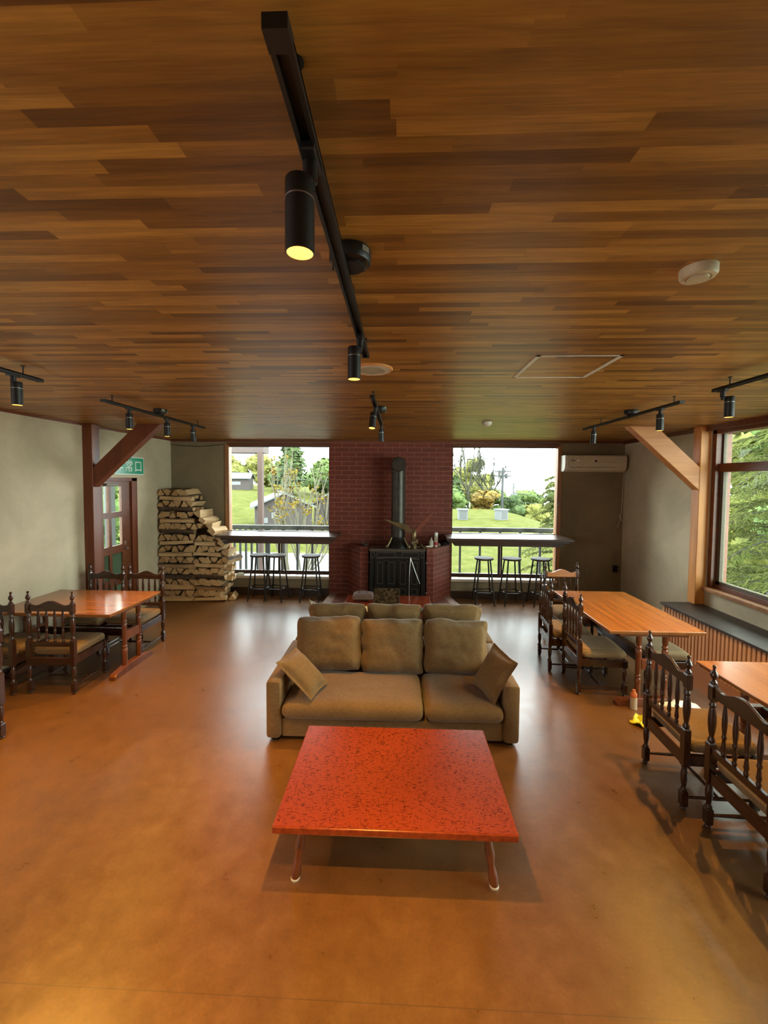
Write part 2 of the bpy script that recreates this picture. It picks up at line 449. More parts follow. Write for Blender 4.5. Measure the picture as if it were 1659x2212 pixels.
W1 = (-2.965, -1.195, 0.33, 2.60)      # back-left window opening x0 x1 z0 z1
W2 = (0.888, 2.665, 0.33, 2.60)        # back-right window opening
RW = (0.2, 5.05, 0.745, 2.64)          # right window opening y0 y1 z0 z1
DR = (5.2, 5.985, 0.0, 2.015)          # side door opening on the left wall
struct('floor', MB().box(XL - 0.2, XR + 0.2, YF, D + 0.12, -0.1, 0), M['floor'])
struct('ceiling', MB().box(XL - 0.2, XR + 0.35, YF, D + 0.12, H, H + 0.1), M['ceiling'])
w = MB()
w.box(XL - 0.15, XL, YF, DR[0], 0, H).box(XL - 0.15, XL, DR[1], D + 0.12, 0, H).box(XL - 0.15, XL, DR[0], DR[1], DR[3], H)
struct('wall_left', w, M['plaster'])
w = MB()
w.box(XR, XR + 0.2, RW[1], D + 0.12, 0, H).box(XR, XR + 0.2, YF, RW[0], 0, H)
w.box(XR, XR + 0.2, RW[0], RW[1], 0, RW[2] - 0.045)
w.box(XR, XR + 0.2, RW[0], RW[1], RW[3], H)
struct('wall_right', w, M['plaster'])
w = MB()
w.box(XL, W1[0], D, D + 0.12, 0, H).box(W1[0], W1[1], D, D + 0.12, 0, W1[2]).box(W1[0], W1[1], D, D + 0.12, W1[3], H)
w.box(W2[0], W2[1], D, D + 0.12, 0, W2[2]).box(W2[0], W2[1], D, D + 0.12, W2[3], H).box(W2[1], XR, D, D + 0.12, 0, H)
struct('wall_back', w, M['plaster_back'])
struct('wall_front', MB().box(XL, XR, YF - 0.12, YF, 0, H), M['plaster'])
struct('baseboard_back', MB().box(W1[0] - 0.99, W1[1], D - 0.02, D, 0, 0.13).box(W2[0], XR, D - 0.02, D, 0, 0.13), M['base'])
struct('baseboard_left', MB().box(XL, XL + 0.012, YF, DR[0], 0, 0.07), M['base'])
struct('trim_1', MB().box(XL, XR, D - 0.035, D, H - 0.035, H, bv=0.004), M['trim'])
struct('trim_2', MB().box(XL, XL + 0.03, YF, D, H - 0.025, H), M['timber_dark'])
struct('trim_3', MB().box(XR - 0.03, XR, 5.2, D, H - 0.05, H).box(XR - 0.06, XR, YF, 5.06, H - 0.06, H), M['trim'])

def back_window(name, W, jamb_side, mull_x):
    x0, x1, z0, z1 = W
    f = MB(); d0, d1 = D - 0.015, D + 0.1
    f.box(x0, x1, d0, d1, z1 - 0.02, z1 + 0.035)
    o = struct(name, f, M['trim'])
    s = MB()
    if jamb_side < 0: s.box(x0 - 0.035, x0 + 0.032, D - 0.02, d1, z0, z1)
    else: s.box(x1 - 0.032, x1 + 0.035, D - 0.02, d1, z0, z1)
    s.build('window_jamb', M['jamb'], o)
    s = MB()
    if jamb_side < 0: s.box(x1 - 0.01, x1 + 0.0, D - 0.015, d1, z0, z1)
    else: s.box(x0, x0 + 0.01, D - 0.015, d1, z0, z1)
    s.build('window_stop', M['black'], o)
    a, b = (x0 + 0.032, x1 - 0.01) if jamb_side < 0 else (x0 + 0.01, x1 - 0.032)
    s = MB().box(a, b, D + 0.02, D + 0.06, 1.095, 1.12).box(a, b, D + 0.02, D + 0.06, 0.97, 1.03).box(a, b, D + 0.02, D + 0.06, z0 + 0.035, z0 + 0.10)
    s.box(a, b, D + 0.03, D + 0.06, z1 - 0.035, z1 - 0.018)
    s.box(mull_x - 0.035, mull_x + 0.0, D + 0.02, D + 0.05, z0 + 0.1, 0.97).box(mull_x + 0.012, mull_x + 0.04, D + 0.03, D + 0.06, z0 + 0.1, 0.97)
    s.build('window_sash', M['bar'], o)
    MB().box(a, b, D + 0.04, D + 0.046, 1.12, z1 - 0.035).build('upper_pane', M['glass'], o)
    MB().box(a, mull_x - 0.03, D + 0.04, D + 0.046, z0 + 0.1, 0.97).build('lower_pane', M['glass'], o)
    MB().box(mull_x + 0.03, b, D + 0.04, D + 0.046, z0 + 0.1, 0.97).build('lower_pane', M['glass'], o)
    MB().box(x0, x1, D - 0.05, D + 0.1, z0 - 0.03, z0 + 0.012, bv=0.004).build('window_sill', M['sill'], o)
    # little hook catch
    hx = x0 + 0.012 if jamb_side < 0 else x1 - 0.012
    MB().tube([(hx, D - 0.03, 1.66), (hx + 0.012, D - 0.05, 1.64), (hx, D - 0.055, 1.61), (hx - 0.01, D - 0.03, 1.6)], 0.004, 6).build('window_catch', M['black'], o)
    return o
back_window('window_1', W1, -1, -2.06)
back_window('window_2', W2, 1, 1.72)

# right window
f = MB(); y0, y1, z0, z1 = RW
gx = 3.84
f.box(3.745, 3.93, y1 - 0.055, y1, z0, z1).box(3.745, 3.93, y0, y1, z1 - 0.055, z1).box(3.79, 3.93, y0, y1, 2.135, 2.235)
f.box(3.79, 3.93, y0, y1, z0, z0 + 0.05)
for yy in (3.05, 1.6): f.box(3.78, 3.93, yy - 0.05, yy + 0.05, z0, z1)
o = struct('window_3', f, M['trim'], bevel=0.004)
MB().box(3.81, 3.86, y1 - 0.1, y1 - 0.055, z0 + 0.05, 2.135).box(3.81, 3.86, 3.1, y1 - 0.055, z0 + 0.05, z0 + 0.085).box(3.82, 3.86, y1 - 0.075, y1 - 0.055, 2.235, z1 - 0.055).build('metal_sash', plain('sash_tan_metal', (0.13, 0.105, 0.065), 0.6), o)
MB().box(gx, gx + 0.006, y0, y1 - 0.09, z0 + 0.07, 2.14).build('lower_pane', M['glass_soft'], o)
MB().box(gx, gx + 0.006, y0, y1 - 0.06, 2.235, z1 - 0.05).build('upper_pane', M['glass_soft'], o)
MB().box(3.685, 3.80, y0, y1 - 0.005, z0 - 0.045, z0, bv=0.006).build('window_sill', M['jamb'], o)

# left door: glazed grid door
d = MB()
xd = XL - 0.05
d.box(XL - 0.15, XL + 0.012, DR[0] - 0.0, DR[0] + 0.07, 0, DR[3]).box(XL - 0.15, XL + 0.012, DR[1] - 0.12, DR[1], 0, DR[3]).box(XL - 0.15, XL + 0.012, DR[0], DR[1], DR[3] - 0.05, DR[3])
o = struct('door_1', d, M['timber_dark'], bevel=0.004)
leaf = MB(); a0, a1 = DR[0] + 0.07, DR[1] - 0.12
cols = [(5.31, 5.415), (5.465, 5.675)]; rows = [(1.535, 1.895), (1.06, 1.455), (0.60, 0.95), (0.14, 0.50)]
ys = [a0, cols[0][0], cols[0][1], cols[1][0], cols[1][1], a1]
leaf.box(xd, xd + 0.035, a0, cols[0][0], 0.01, 1.965).box(xd, xd + 0.035, cols[0][1], cols[1][0], 0.01, 1.965).box(xd, xd + 0.035, cols[1][1], a1, 0.01, 1.965)
for (c0, c1) in cols:
    zz = [0.01] + [q for r in reversed(rows) for q in r] + [1.965]
    for k in range(0, len(zz), 2): leaf.box(xd, xd + 0.035, c0, c1, zz[k], zz[k + 1])
lf = leaf.build('door_leaf', M['trim'], o)
for ci, (c0, c1) in enumerate(cols):
    for ri, (r0, r1) in enumerate(rows):
        MB().box(xd + 0.012, xd + 0.018, c0, c1, r0, r1).build('door_pane', M['frost'] if ri > 1 else M['glass_soft'], lf)
MB().tube([(xd + 0.03, 5.735, 1.0), (xd + 0.085, 5.735, 1.0), (xd + 0.09, 5.67, 1.0)], 0.009).lathe([(0.022, -0.01), (0.022, 0.0)], 12, org=(xd + 0.05, 5.735, 1.0)).box(xd + 0.034, xd + 0.04, 5.715, 5.755, 1.04, 1.10, bv=0.003).build('door_handle', M['steel'], lf)
MB().box(XL - 0.01, XL + 0.03, 5.33, 5.55, 1.905, 1.935, bv=0.003).build('door_closer', M['grey'], o)

# ------------------------------------------------------------------ timber posts with braces
def post(name, x_wall, x_room, y0, y1, zb, label, brace_pts, by0, by1, mat, matb):
    e = empty(name, (x_wall, y0, zb), 0, label, 'timber post')
    s = MB(); s.box(min(x_wall, x_room) - x_wall, max(x_wall, x_room) - x_wall, 0, y1 - y0, 0, H - zb, bv=0.006)
    s.build('upright', mat, e)
    b = MB(); pts = [(px - x_wall, pz - zb) for px, pz in brace_pts]
    b.prism(pts, by0 - y0, by1 - y0, 'y'); b.build('brace', matb, e, bevel=0.006)
    return e
post('timber_post', XL - 0.0, -3.835, 4.955, 5.09, 0.0, 'dark red-brown timber post with diagonal brace standing beside the glazed door',
     [(-3.85, 1.88), (-3.835, 1.895), (-2.965, H), (-3.26, H), (-3.85, 2.13)], 4.965, 5.08, M['timber_dark'], M['timber_dark'])
post('timber_post', 3.862, 3.615, 5.06, 5.19, 0.52, 'sunlit orange-brown timber post with diagonal brace beside the large side window',
     [(3.63, 1.90), (3.615, 1.915), (2.77, H), (3.09, H), (3.63, 2.18)], 5.065, 5.185, M['timber'], M['timber_x'])

# ------------------------------------------------------------------ brick fireplace
BX0, BX1, BY = -1.195, 0.888, 6.90
HZ = 0.06
fp = empty('brick_fireplace', (0, 0, 0), 0, 'wide red-brown brick chimney wall with raised hearth standing between the two back windows', 'fireplace')
MB().box(BX0, BX1, BY, D + 0.12, 0, H - 0.001).build('chimney_wall', M['brick'], fp)
MB().prism([(-0.86, 6.9), (-0.62, 6.47), (-0.49, 6.47), (-0.49, 6.9)], HZ, 0.93, 'z').build('stove_surround', M['brick'], fp)
MB().prism([(0.44, 6.9), (0.44, 6.44), (0.548, 6.44), (0.865, 6.9)], HZ, 0.855, 'z').build('stove_surround', M['brick'], fp)
rs = brick_mat('brick_soldier_course', 0.0775, 0.30, (0.165, 0.033, 0.018), (0.20, 0.045, 0.026), (0.32, 0.14, 0.10), 0.009, 0.6, 0.0)
MB().prism([(0.44, 6.9), (0.44, 6.44), (0.548, 6.44), (0.865, 6.9)], 0.855, 0.935, 'z').build('soldier_course', rs, fp)
MB().box(-0.49, 0.44, 6.78, 6.9, HZ, 0.92).build('alcove_back', M['brick'], fp)
MB().prism([(-1.05, 6.9), (-1.08, 5.9), (0.91, 5.9), (0.73, 6.9)], 0, HZ, 'z').build('hearth', M['paver'], fp)
MB().prism([(-1.18, 6.9), (-1.215, 5.9), (-1.08, 5.9), (-1.05, 6.9)], 0, HZ + 0.003, 'z').build('hearth_border', M['paver_edge'], fp)
MB().prism([(0.73, 6.9), (0.91, 5.9), (1.05, 5.9), (0.86, 6.9)], 0, HZ + 0.003, 'z').build('hearth_border', M['paver_edge'], fp)

# ------------------------------------------------------------------ iron stove
sx0, sx1, sy = -0.462, 0.413, 6.37
st = empty('iron_stove', (-0.025, 6.56, HZ), 0, 'black cast iron stove with four panelled doors set in the brick fireplace', 'stove')
def P_(mb): mb.m = Matrix.Translation((0.025, -6.56, -HZ)); return mb
b = P_(MB()).box(sx0 + 0.02, sx1 - 0.02, sy + 0.03, 6.77, 0.14, 0.90)
for x in (sx0 + 0.06, sx1 - 0.06):
    for y in (sy + 0.07, 6.72): b.lathe([(0.02, 0.0), (0.035, 0.03), (0.022, 0.08)], 10, org=(x, y, HZ))
b.build('body', M['iron'], st)
P_(MB()).box(sx0 - 0.012, sx1 + 0.012, sy - 0.02, 6.77, 0.905, 0.93, bv=0.006).box(sx0, sx1, sy - 0.005, 6.77, 0.885, 0.905, bv=0.004).build('top_plate', M['iron_edge'], st)
def frame_rect(mb, x0, x1, z0, z1, y, t=0.008, d=0.010, mi=0):
    mb.box(x0, x1, y - d, y, z0, z0 + t, mi).box(x0, x1, y - d, y, z1 - t, z1, mi).box(x0, x0 + t, y - d, y, z0, z1, mi).box(x1 - t, x1, y - d, y, z0, z1, mi)
fr = P_(MB()).box(sx0 + 0.005, sx1 - 0.005, sy + 0.005, sy + 0.03, 0.775, 0.885)
for a, c in ((sx0 + 0.015, sx0 + 0.085), (sx0 + 0.11, -0.05), (0.05, sx1 - 0.10), (sx1 - 0.075, sx1 - 0.012)): frame_rect(fr, a, c, 0.79, 0.875, sy + 0.005, mi=1)
fr.prism([(-0.36, 0.765), (-0.2, 0.785), (0, 0.79), (0.16, 0.785), (0.32, 0.765), (0.32, 0.775), (0.16, 0.797), (-0.02, 0.803), (-0.2, 0.797), (-0.36, 0.775)], sy - 0.004, sy + 0.02, 'y', 1)
fr.build('frieze', [M['iron'], M['iron_edge']], st)
for sxx in (sx0 + 0.03, sx1 - 0.03):
    P_(MB()).box(sxx - 0.03, sxx + 0.03, sy + 0.0, sy + 0.03, 0.13, 0.775, bv=0.004).build('side_column', M['iron'], st)
xs = [sx0 + 0.075 + k * 0.1815 for k in range(5)]
for k in range(4):
    a, c = xs[k] + 0.004, xs[k + 1] - 0.004
    m = P_(MB()).box(a, c, sy + 0.008, sy + 0.03, 0.15, 0.765, bv=0.003)
    frame_rect(m, a + 0.04, c - 0.04, 0.37, 0.72, sy + 0.008, mi=1)
    frame_rect(m, a + 0.04, c - 0.04, 0.20, 0.30, sy + 0.008, mi=1)
    dd = m.build('door', [M['iron'], M['iron_edge']], st)
    kx = c - 0.02 if k % 2 == 0 else a + 0.02
    P_(MB()).lathe([(0.004, 0), (0.010, 0.008), (0.010, 0.018), (0.003, 0.024)], 10, org=(kx, sy - 0.008, 0.73)).build('knob', M['iron_edge'], dd)
for s_, z in ((-1, 0.70), (1, 0.70), (1, 0.22)):
    xx = sx0 - 0.005 if s_ < 0 else sx1 + 0.005
    P_(MB()).tube([(xx, sy + 0.05, z), (xx + s_ * 0.03, sy + 0.05, z + 0.004)], 0.007).build('side_knob', M['steel'], st)
px_, py_ = -0.017, 6.615
P_(MB()).lathe([(0.21, 0.93), (0.205, 0.95), (0.165, 1.0), (0.125, 1.07), (0.118, 1.10)], 28, org=(px_, py_, 0)).build('flue_collar', M['iron'], st)
fl = P_(MB()).lathe([(0.112, 1.04), (0.112, 2.24)], 32, org=(px_, py_, 0)).lathe([(0.1145, 1.62), (0.1145, 1.64)], 32, org=(px_, py_, 0))
fl.build('flue_pipe', M['pipe'], st)
t = P_(MB()); t.m = t.m @ Matrix.Translation((px_, 0, 2.265)) @ Matrix.Rotation(-PI / 2, 4, 'X')
t.lathe([(0.104, 6.475), (0.112, 6.482), (0.117, 6.49), (0.117, 6.90)], 32)
t.build('capped_flue_tee', M['pipe'], st)
for s_ in (-1, 1):
    m = P_(MB()).tube([(px_ + s_ * 0.10, 6.46, 1.10), (px_ + s_ * 0.125, 6.44, 1.04), (px_ + s_ * 0.165, 6.42, 0.965)], [0.012, 0.015, 0.017], 10)
    m.lathe([(0.004, -0.03), (0.022, -0.02), (0.03, 0), (0.022, 0.02), (0.004, 0.03)], 14, org=(px_ + s_ * 0.172, 6.42, 0.96))
    m.build('collar_strut', M['bronze'], st)
# tongs leaning on the door
tg = MB().tube([(0.182, 6.33, 0.80), (0.170, 6.30, 0.6), (0.165, 6.28, 0.45), (0.163, 6.26, 0.09)], 0.004).tube([(0.182, 6.33, 0.80), (0.26, 6.31, 0.58), (0.33, 6.30, 0.40)], 0.004).lathe([(0.003, 0.0), (0.008, 0.006), (0.003, 0.013)], 8, org=(0.182, 6.33, 0.797))
tag(tg.build('fire_tongs', M['steel']), 'thin steel fire tongs spread in a narrow V against the stove doors', 'fire tongs')

# ------------------------------------------------------------------ winged statue on the stove
sg = empty('bird_statue', (0.255, 6.46, 0.93), 0, 'bronze bird statue with two raised wings standing on the black stove', 'statue')
m = MB()
random.seed(3)
for k in range(16):
    a = random.uniform(0, 2 * PI); r = random.uniform(0, 0.055); z = random.uniform(0.01, 0.14)
    bm_ = bmesh.new(); bmesh.ops.create_icosphere(bm_, subdivisions=1, radius=random.uniform(0.02, 0.035))
    bmesh.ops.translate(bm_, verts=bm_.verts[:], vec=(r * math.cos(a) * (1.2 - z * 3), r * math.sin(a) * 0.7, z))
    m.bm(bm_)
m.tube([(0.03, 0, 0.02), (0.08, 0.0, 0.03), (0.10, 0, 0.06), (0.12, 0, 0.03), (0.15, 0, 0.012)], [0.012, 0.01, 0.008, 0.009, 0.006], 6)
m.build('rock_base', M['bronze'], sg)
m = MB().tube([(-0.045, 0, 0.10), (-0.03, -0.01, 0.15), (-0.02, -0.015, 0.20), (-0.015, -0.01, 0.24), (-0.01, -0.02, 0.275), (-0.008, -0.03, 0.295), (-0.005, -0.045, 0.305)], [0.008, 0.032, 0.042, 0.036, 0.022, 0.024, 0.012], 14)
m.tube([(-0.005, -0.04, 0.305), (0.0, -0.066, 0.30), (0.0, -0.072, 0.285)], [0.010, 0.006, 0.001], 8)
m.tube([(-0.03, 0, 0.15), (-0.035, -0.005, 0.11)], [0.014, 0.007], 8).tube([(-0.0, 0, 0.15), (0.005, -0.005, 0.11)], [0.014, 0.007], 8)
m.tube([(-0.035, 0.02, 0.14), (-0.05, 0.05, 0.06)], [0.02, 0.012], 8)
m.build('body', M['bronze'], sg)
def wing(shoulder, elbow, tip, mat, hang):
    m = MB(); S, E_, T = map(Vector, (shoulder, elbow, tip))
    m.tube([S, E_, E_.lerp(T, 0.5) + Vector((0, 0, 0.01)), T], [0.014, 0.011, 0.007, 0.002], 8)
    for k in range(15):
        t = k / 14
        p = S.lerp(E_, t * 2) if t < 0.5 else E_.lerp(T, (t - 0.5) * 1.9)
        L = 0.055 + 0.10 * t
        dr = (Vector(hang) * (1 - t) + (T - E_).normalized() * t * 0.9).normalized()
        q = p + dr * L; s_ = dr.cross(Vector((0, 1, 0))).normalized() * 0.011
        yo = Vector((0, -0.002 * (k % 3), 0))
        mid = p.lerp(q, 0.6)
        v = [p - s_ * 0.6 + yo, mid - s_ + yo, q + yo, mid + s_ + yo, p + s_ * 0.6 + yo]
        w_ = [x + Vector((0, 0.005, 0)) for x in v]
        m.add(v + w_, [(0, 1, 2, 3, 4), (9, 8, 7, 6, 5)] + [(i, 5 + i, 5 + (i + 1) % 5, (i + 1) % 5) for i in range(5)])
    m.build('wing', mat, sg)
wing((-0.03, 0, 0.26), (-0.13, 0.0, 0.355), (-0.36, 0.0, 0.42), M['bronze'], (-0.4, 0, -1))
wing((0.005, 0, 0.26), (0.06, 0.0, 0.37), (0.18, 0.0, 0.475), M['bronze_red'], (0.8, 0, -0.5))

# ------------------------------------------------------------------ things on the brick ledges
def lathe_thing(name, prof, mat, loc, label, cat, n=18):
    o = MB().lathe(prof, n).build(name, mat); o.location = loc; return tag(o, label, cat)
o = lathe_thing('soap_bottle', [(0.034, 0), (0.037, 0.01), (0.037, 0.075), (0.03, 0.095), (0.014, 0.115), (0.012, 0.13)], M['white'], (0.525, 6.62, 0.935), 'squat white plastic bottle with pump standing on the right brick ledge', 'bottle')
MB().lathe([(0.013, 0.13), (0.013, 0.145), (0.006, 0.15)], 12).tube([(0, 0, 0.148), (0.0, 0, 0.158), (0.03, -0.005, 0.157)], 0.004, 6).build('pump', M['cream'], o)
o = lathe_thing('spray_can', [(0.027, 0), (0.029, 0.005), (0.029, 0.17), (0.027, 0.18)], M['white'], (0.60, 6.60, 0.935), 'tall white spray can with red bottom band on the right brick ledge', 'spray can')
MB().lathe([(0.0295, 0.03), (0.0295, 0.08)], 18).build('red_band', M['red_label'], o)
MB().lathe([(0.0275, 0.18), (0.0275, 0.225), (0.022, 0.235)], 18).build('cap', M['sign_white'], o)
tag(MB().box(-0.05, 0.05, -0.03, 0.03, 0, 0.03, bv=0.006).build('small_box', M['white'], None, (0.475, 6.52, 0.936), (0, 0, 0.3)), 'small white box lying on the inner end of the right brick ledge', 'box')
lathe_thing('round_tin', [(0.018, 0), (0.026, 0.012), (0.026, 0.03), (0.015, 0.045), (0.004, 0.05)], M['cream'], (0.655, 6.69, 0.935), 'small round cream tin standing beside the spray can on the ledge', 'tin')
bm_ = bmesh.new(); bmesh.ops.create_icosphere(bm_, subdivisions=3, radius=1)
for q in bm_.verts:
    n_ = 1 + 0.25 * noise.noise(q.co * 2.2); q.co = Vector((q.co.x * 0.085 * n_, q.co.y * 0.05 * n_, max(-0.03, q.co.z * 0.062 * n_) + 0.03))
tag(MB().bm(bm_, 0, True).build('cloth_pouch', M['iron'], None, (0.755, 6.78, 0.936)), 'dark crumpled pouch lying at the far end of the right brick ledge', 'pouch')
tag(MB().lathe([(0.02, 0), (0.05, 0.012), (0.062, 0.04), (0.057, 0.04), (0.04, 0.015)], 20).build('ash_bowl', M['iron_edge'], None, (-0.56, 6.64, 0.931)), 'dark shallow metal bowl on the left brick ledge', 'bowl')
cb = MB(); pts = []
for k in range(40):
    a = k * 0.6; pts.append((0.42 + 0.05 * math.cos(a) + 0.002 * k, 6.44 + 0.035 * math.sin(a * 1.1), 0.938 + 0.004 * (k % 5)))
tag(cb.tube(pts, 0.0035, 6).build('cable_coil', M['bronze']), 'tangled thin cable lying by the statue at the stove corner', 'cable')

# ------------------------------------------------------------------ bar counters and stools
def bar(x0, x1, label):
    e = empty('bar_counter', ((x0 + x1) / 2, 6.6, 1.0), 0, label, 'counter', 'window counters')
    hw = (x1 - x0) / 2
    MB().box(-hw, hw, -0.30, 0.27, 0.078, 0.118, bv=0.005).build('counter_top', M['bar'], e)
    MB().box(-hw + 0.06, hw - 0.05, -0.23, 0.27, 0.04, 0.078, bv=0.003).build('under_board', M['bar'], e)
    MB().box(-hw + 0.14, hw - 0.12, -0.17, 0.27, -0.02, 0.04, bv=0.003).build('support_beam', M['bar'], e)
    return e
bar(-2.915, -0.985, 'long dark wooden counter running below the left back window')
bar(0.74, 2.69, 'long dark wooden counter running below the right back window')

sm = empty('bar_stool')
MB().lathe([(0.135, 0.728), (0.150, 0.732), (0.156, 0.742), (0.156, 0.750), (0.148, 0.758), (0.0, 0.758)], 32).build('seat', M['stool'], sm)
for ax in (-1, 1):
    for ay in (-1, 1):
        MB().tube([(ax * 0.155, ay * 0.155, 0.0), (ax * 0.150, ay * 0.150, 0.03), (ax * 0.085, ay * 0.085, 0.735)], [0.011, 0.013, 0.013], 8).build('leg', M['black'], sm)
r_ = 0.134
for (a, c) in (((-r_, -r_), (r_, -r_)), ((r_, -r_), (r_, r_)), ((r_, r_), (-r_, r_)), ((-r_, r_), (-r_, -r_))):
    MB().tube([(*a, 0.205), (*c, 0.205)], 0.0095, 8).build('footrest_bar', plain('stool_rail_gloss', (0.05, 0.05, 0.05), 0.18, 0.6) if 'stool_rail_gloss' not in bpy.data.materials else bpy.data.materials['stool_rail_gloss'], sm)
for i, (x, rz, lb) in enumerate([(-2.325, 0.03, 'round black bar stool leftmost of three under the left window counter'),
        (-2.035, -0.16, 'round black bar stool second from left, close against the leftmost one'),
        (-1.457, 0.0, 'round black bar stool standing alone nearest the brick wall, left window'),
        (1.39, 0.0, 'round black bar stool nearest the brick wall under the right window counter'),
        (1.838, 0.10, 'round black bar stool in the middle of three, right window counter'),
        (2.305, 0.08, 'round black bar stool rightmost, half hidden behind a chair back')]):
    o = sm if i == 0 else copy_tree(sm)
    o.location = (x, 6.67, 0); o.rotation_euler = (0, 0, rz); tag(o, lb, 'bar stool', 'bar stools under the window counters')

# ------------------------------------------------------------------ cushions
def cushion_mb(sx, sy, sz, edge=0.45, p=5, pinch=0.0, seed=0, wr=0.006, n=18, ws=7.0, droop=0.0):
    bm = bmesh.new(); nz = 6
    idx = {}
    def P(i, j, k):
        key = (i, j, k)
        if key in idx: return idx[key]
        x, y, z = -1 + 2 * i / n, -1 + 2 * j / n, -1 + 2 * k / nz
        t = edge + (1 - edge) * math.sqrt(max(0, (1 - abs(x) ** p) * (1 - abs(y) ** p)))
        zr = math.sqrt(max(0.0, 1 - z * z * 0.55))
        ex = 1 - (1 - zr) * min(0.35, sz / sx) ; ey = 1 - (1 - zr) * min(0.35, sz / sy)
        cr = 1 - 0.035 * (abs(x) ** 8) * (abs(y) ** 8) * (0 if pinch else 1)
        X = x * sx / 2 * ex * cr * (1 - pinch * (1 - y * y)); Y = y * sy / 2 * ey * cr * (1 - pinch * (1 - x * x)); Z = z * sz / 2 * t
        q = Vector((X, Y, Z)); d = q.normalized() if q.length > 0 else Vector((0, 0, 1))
        amt = noise.noise(Vector((X * ws + seed * 9.1, Y * ws * 1.7, Z * ws))) * wr + noise.noise(Vector((X * ws * 3 + seed, Y * ws * 3, Z * 20))) * wr * 0.4
        q += d * amt
        v = bm.verts.new(q); idx[key] = v; return v
    def quad(a, b, c, d):
        try: bm.faces.new((P(*a), P(*b), P(*c), P(*d)))
        except ValueError: pass
    for i in range(n):
        for j in range(n):
            quad((i, j, nz), (i + 1, j, nz), (i + 1, j + 1, nz), (i, j + 1, nz)); quad((i, j, 0), (i, j + 1, 0), (i + 1, j + 1, 0), (i + 1, j, 0))
    for i in range(n):
        for k in range(nz):
            quad((i, 0, k), (i + 1, 0, k), (i + 1, 0, k + 1), (i, 0, k + 1)); quad((i, n, k), (i, n, k + 1), (i + 1, n, k + 1), (i + 1, n, k))
            quad((0, i, k), (0, i, k + 1), (0, i + 1, k + 1), (0, i + 1, k)); quad((n, i, k), (n, i + 1, k), (n, i + 1, k + 1), (n, i, k + 1))
    return MB().bm(bm, 0, True)

def smooth_obj(o, lv=1):
    md = o.modifiers.new('subdivision', 'SUBSURF'); md.levels = lv; md.render_levels = lv
    for p in o.data.polygons: p.use_smooth = True
    return o

def make_sofa(seed=0):
    e = empty('sofa')
    MB().box(-0.845, 0.845, 0.03, 0.80, 0.03, 0.175, bv=0.012).build('base', M['sofa'], e)
    for s_ in (-1, 1):
        a = MB().box(min(s_ * 0.845, s_ * 0.962), max(s_ * 0.845, s_ * 0.962), 0.0, 0.84, 0.025, 0.475, bv=0.03).build('armrest', M['sofa'], e)
        for p in a.data.polygons: p.use_smooth = True
    MB().box(-0.85, 0.85, 0.735, 0.84, 0.03, 0.475, bv=0.02).build('back_frame', M['sofa'], e)
    for (a, c, sd) in ((-0.845, 0.245, 1), (0.25, 0.843, 2)):
        o = cushion_mb(c - a, 0.60, 0.145, 0.78, 10, 0, sd + seed, 0.005, 20)
        o = smooth_obj(o.build('seat_cushion', M['sofa'], e)); o.location = ((a + c) / 2, 0.275, 0.245)
    for k, (a, c) in enumerate(((-0.86, -0.285), (-0.28, 0.275), (0.28, 0.845))):
        o = cushion_mb(c - a, 0.47, 0.19, 0.50, 6, 0, 5 + k + seed, 0.020, 22, 6.5)
        o = smooth_obj(o.build('back_cushion', M['sofa'], e)); o.location = ((a + c) / 2, 0.60 - 0.0, 0.525 + (0.012 if k == 0 else 0)); o.rotation_euler = (PI / 2 - 0.24 + 0.03 * (k - 1), 0.02 * (k - 1), 0)
    for sx_ in (-0.9, 0.9):
        for sy_ in (0.06, 0.78): MB().box(sx_ - 0.02, sx_ + 0.02, sy_ - 0.02, sy_ + 0.02, 0, 0.03).build('foot', M['black'], e)
    return e
sofa = make_sofa()
sofa.location = (-0.042, 2.995, 0); sofa.rotation_euler = (0, 0, 0.012)
tag(sofa, 'brown fabric three seat sofa facing the camera behind the red table', 'sofa', 'back to back sofas')
sofa2 = make_sofa(20)
sofa2.location = (-0.05, 4.71, 0); sofa2.rotation_euler = (0, 0, PI + 0.01)
tag(sofa2, 'brown fabric sofa turned to the fireplace, back to back with the front sofa', 'sofa', 'back to back sofas')

def pillow(corners, label, seed=1, th=0.13):
    A, B, Cc, Dd = [Vector(c) for c in corners]
    ctr = (A + B + Cc + Dd) / 4
    u = ((B - A) + (Cc - Dd)) / 2; v = ((Dd - A) + (Cc - B)) / 2
    sx, sy = u.length, v.length; un = u.normalized(); wn = un.cross(v).normalized(); vn = wn.cross(un)
    o = smooth_obj(cushion_mb(sx * 1.08, sy * 1.08, th, 0.06, 2.6, 0.05, seed, 0.008, 18).build('throw_pillow', M['sofa']))
    o.matrix_world = Matrix.Translation(ctr) @ Matrix((un, vn, wn)).transposed().to_4x4()
    return tag(o, label, 'pillow', 'throw pillows on the sofas')
pillow([(-0.86, 3.33, 0.60), (-0.60, 3.27, 0.36), (-0.64, 2.99, 0.335), (-0.93, 3.08, 0.56)], 'square brown throw pillow leaning on the left arm of the front sofa', 1)
pillow([(0.80, 3.42, 0.66), (0.87, 3.10, 0.60), (0.76, 3.02, 0.33), (0.63, 3.30, 0.33)], 'square brown throw pillow leaning on the right arm of the front sofa', 2)
pillow([(-0.93, 4.20, 0.71), (-0.98, 4.45, 0.66), (-0.83, 4.45, 0.34), (-0.74, 4.2, 0.34)], 'throw pillow corner showing past the left end of the rear sofa', 3)
pillow([(0.86, 4.22, 0.71), (0.90, 4.50, 0.62), (0.74, 4.46, 0.34), (0.66, 4.22, 0.34)], 'throw pillow corner showing past the right end of the rear sofa', 4)

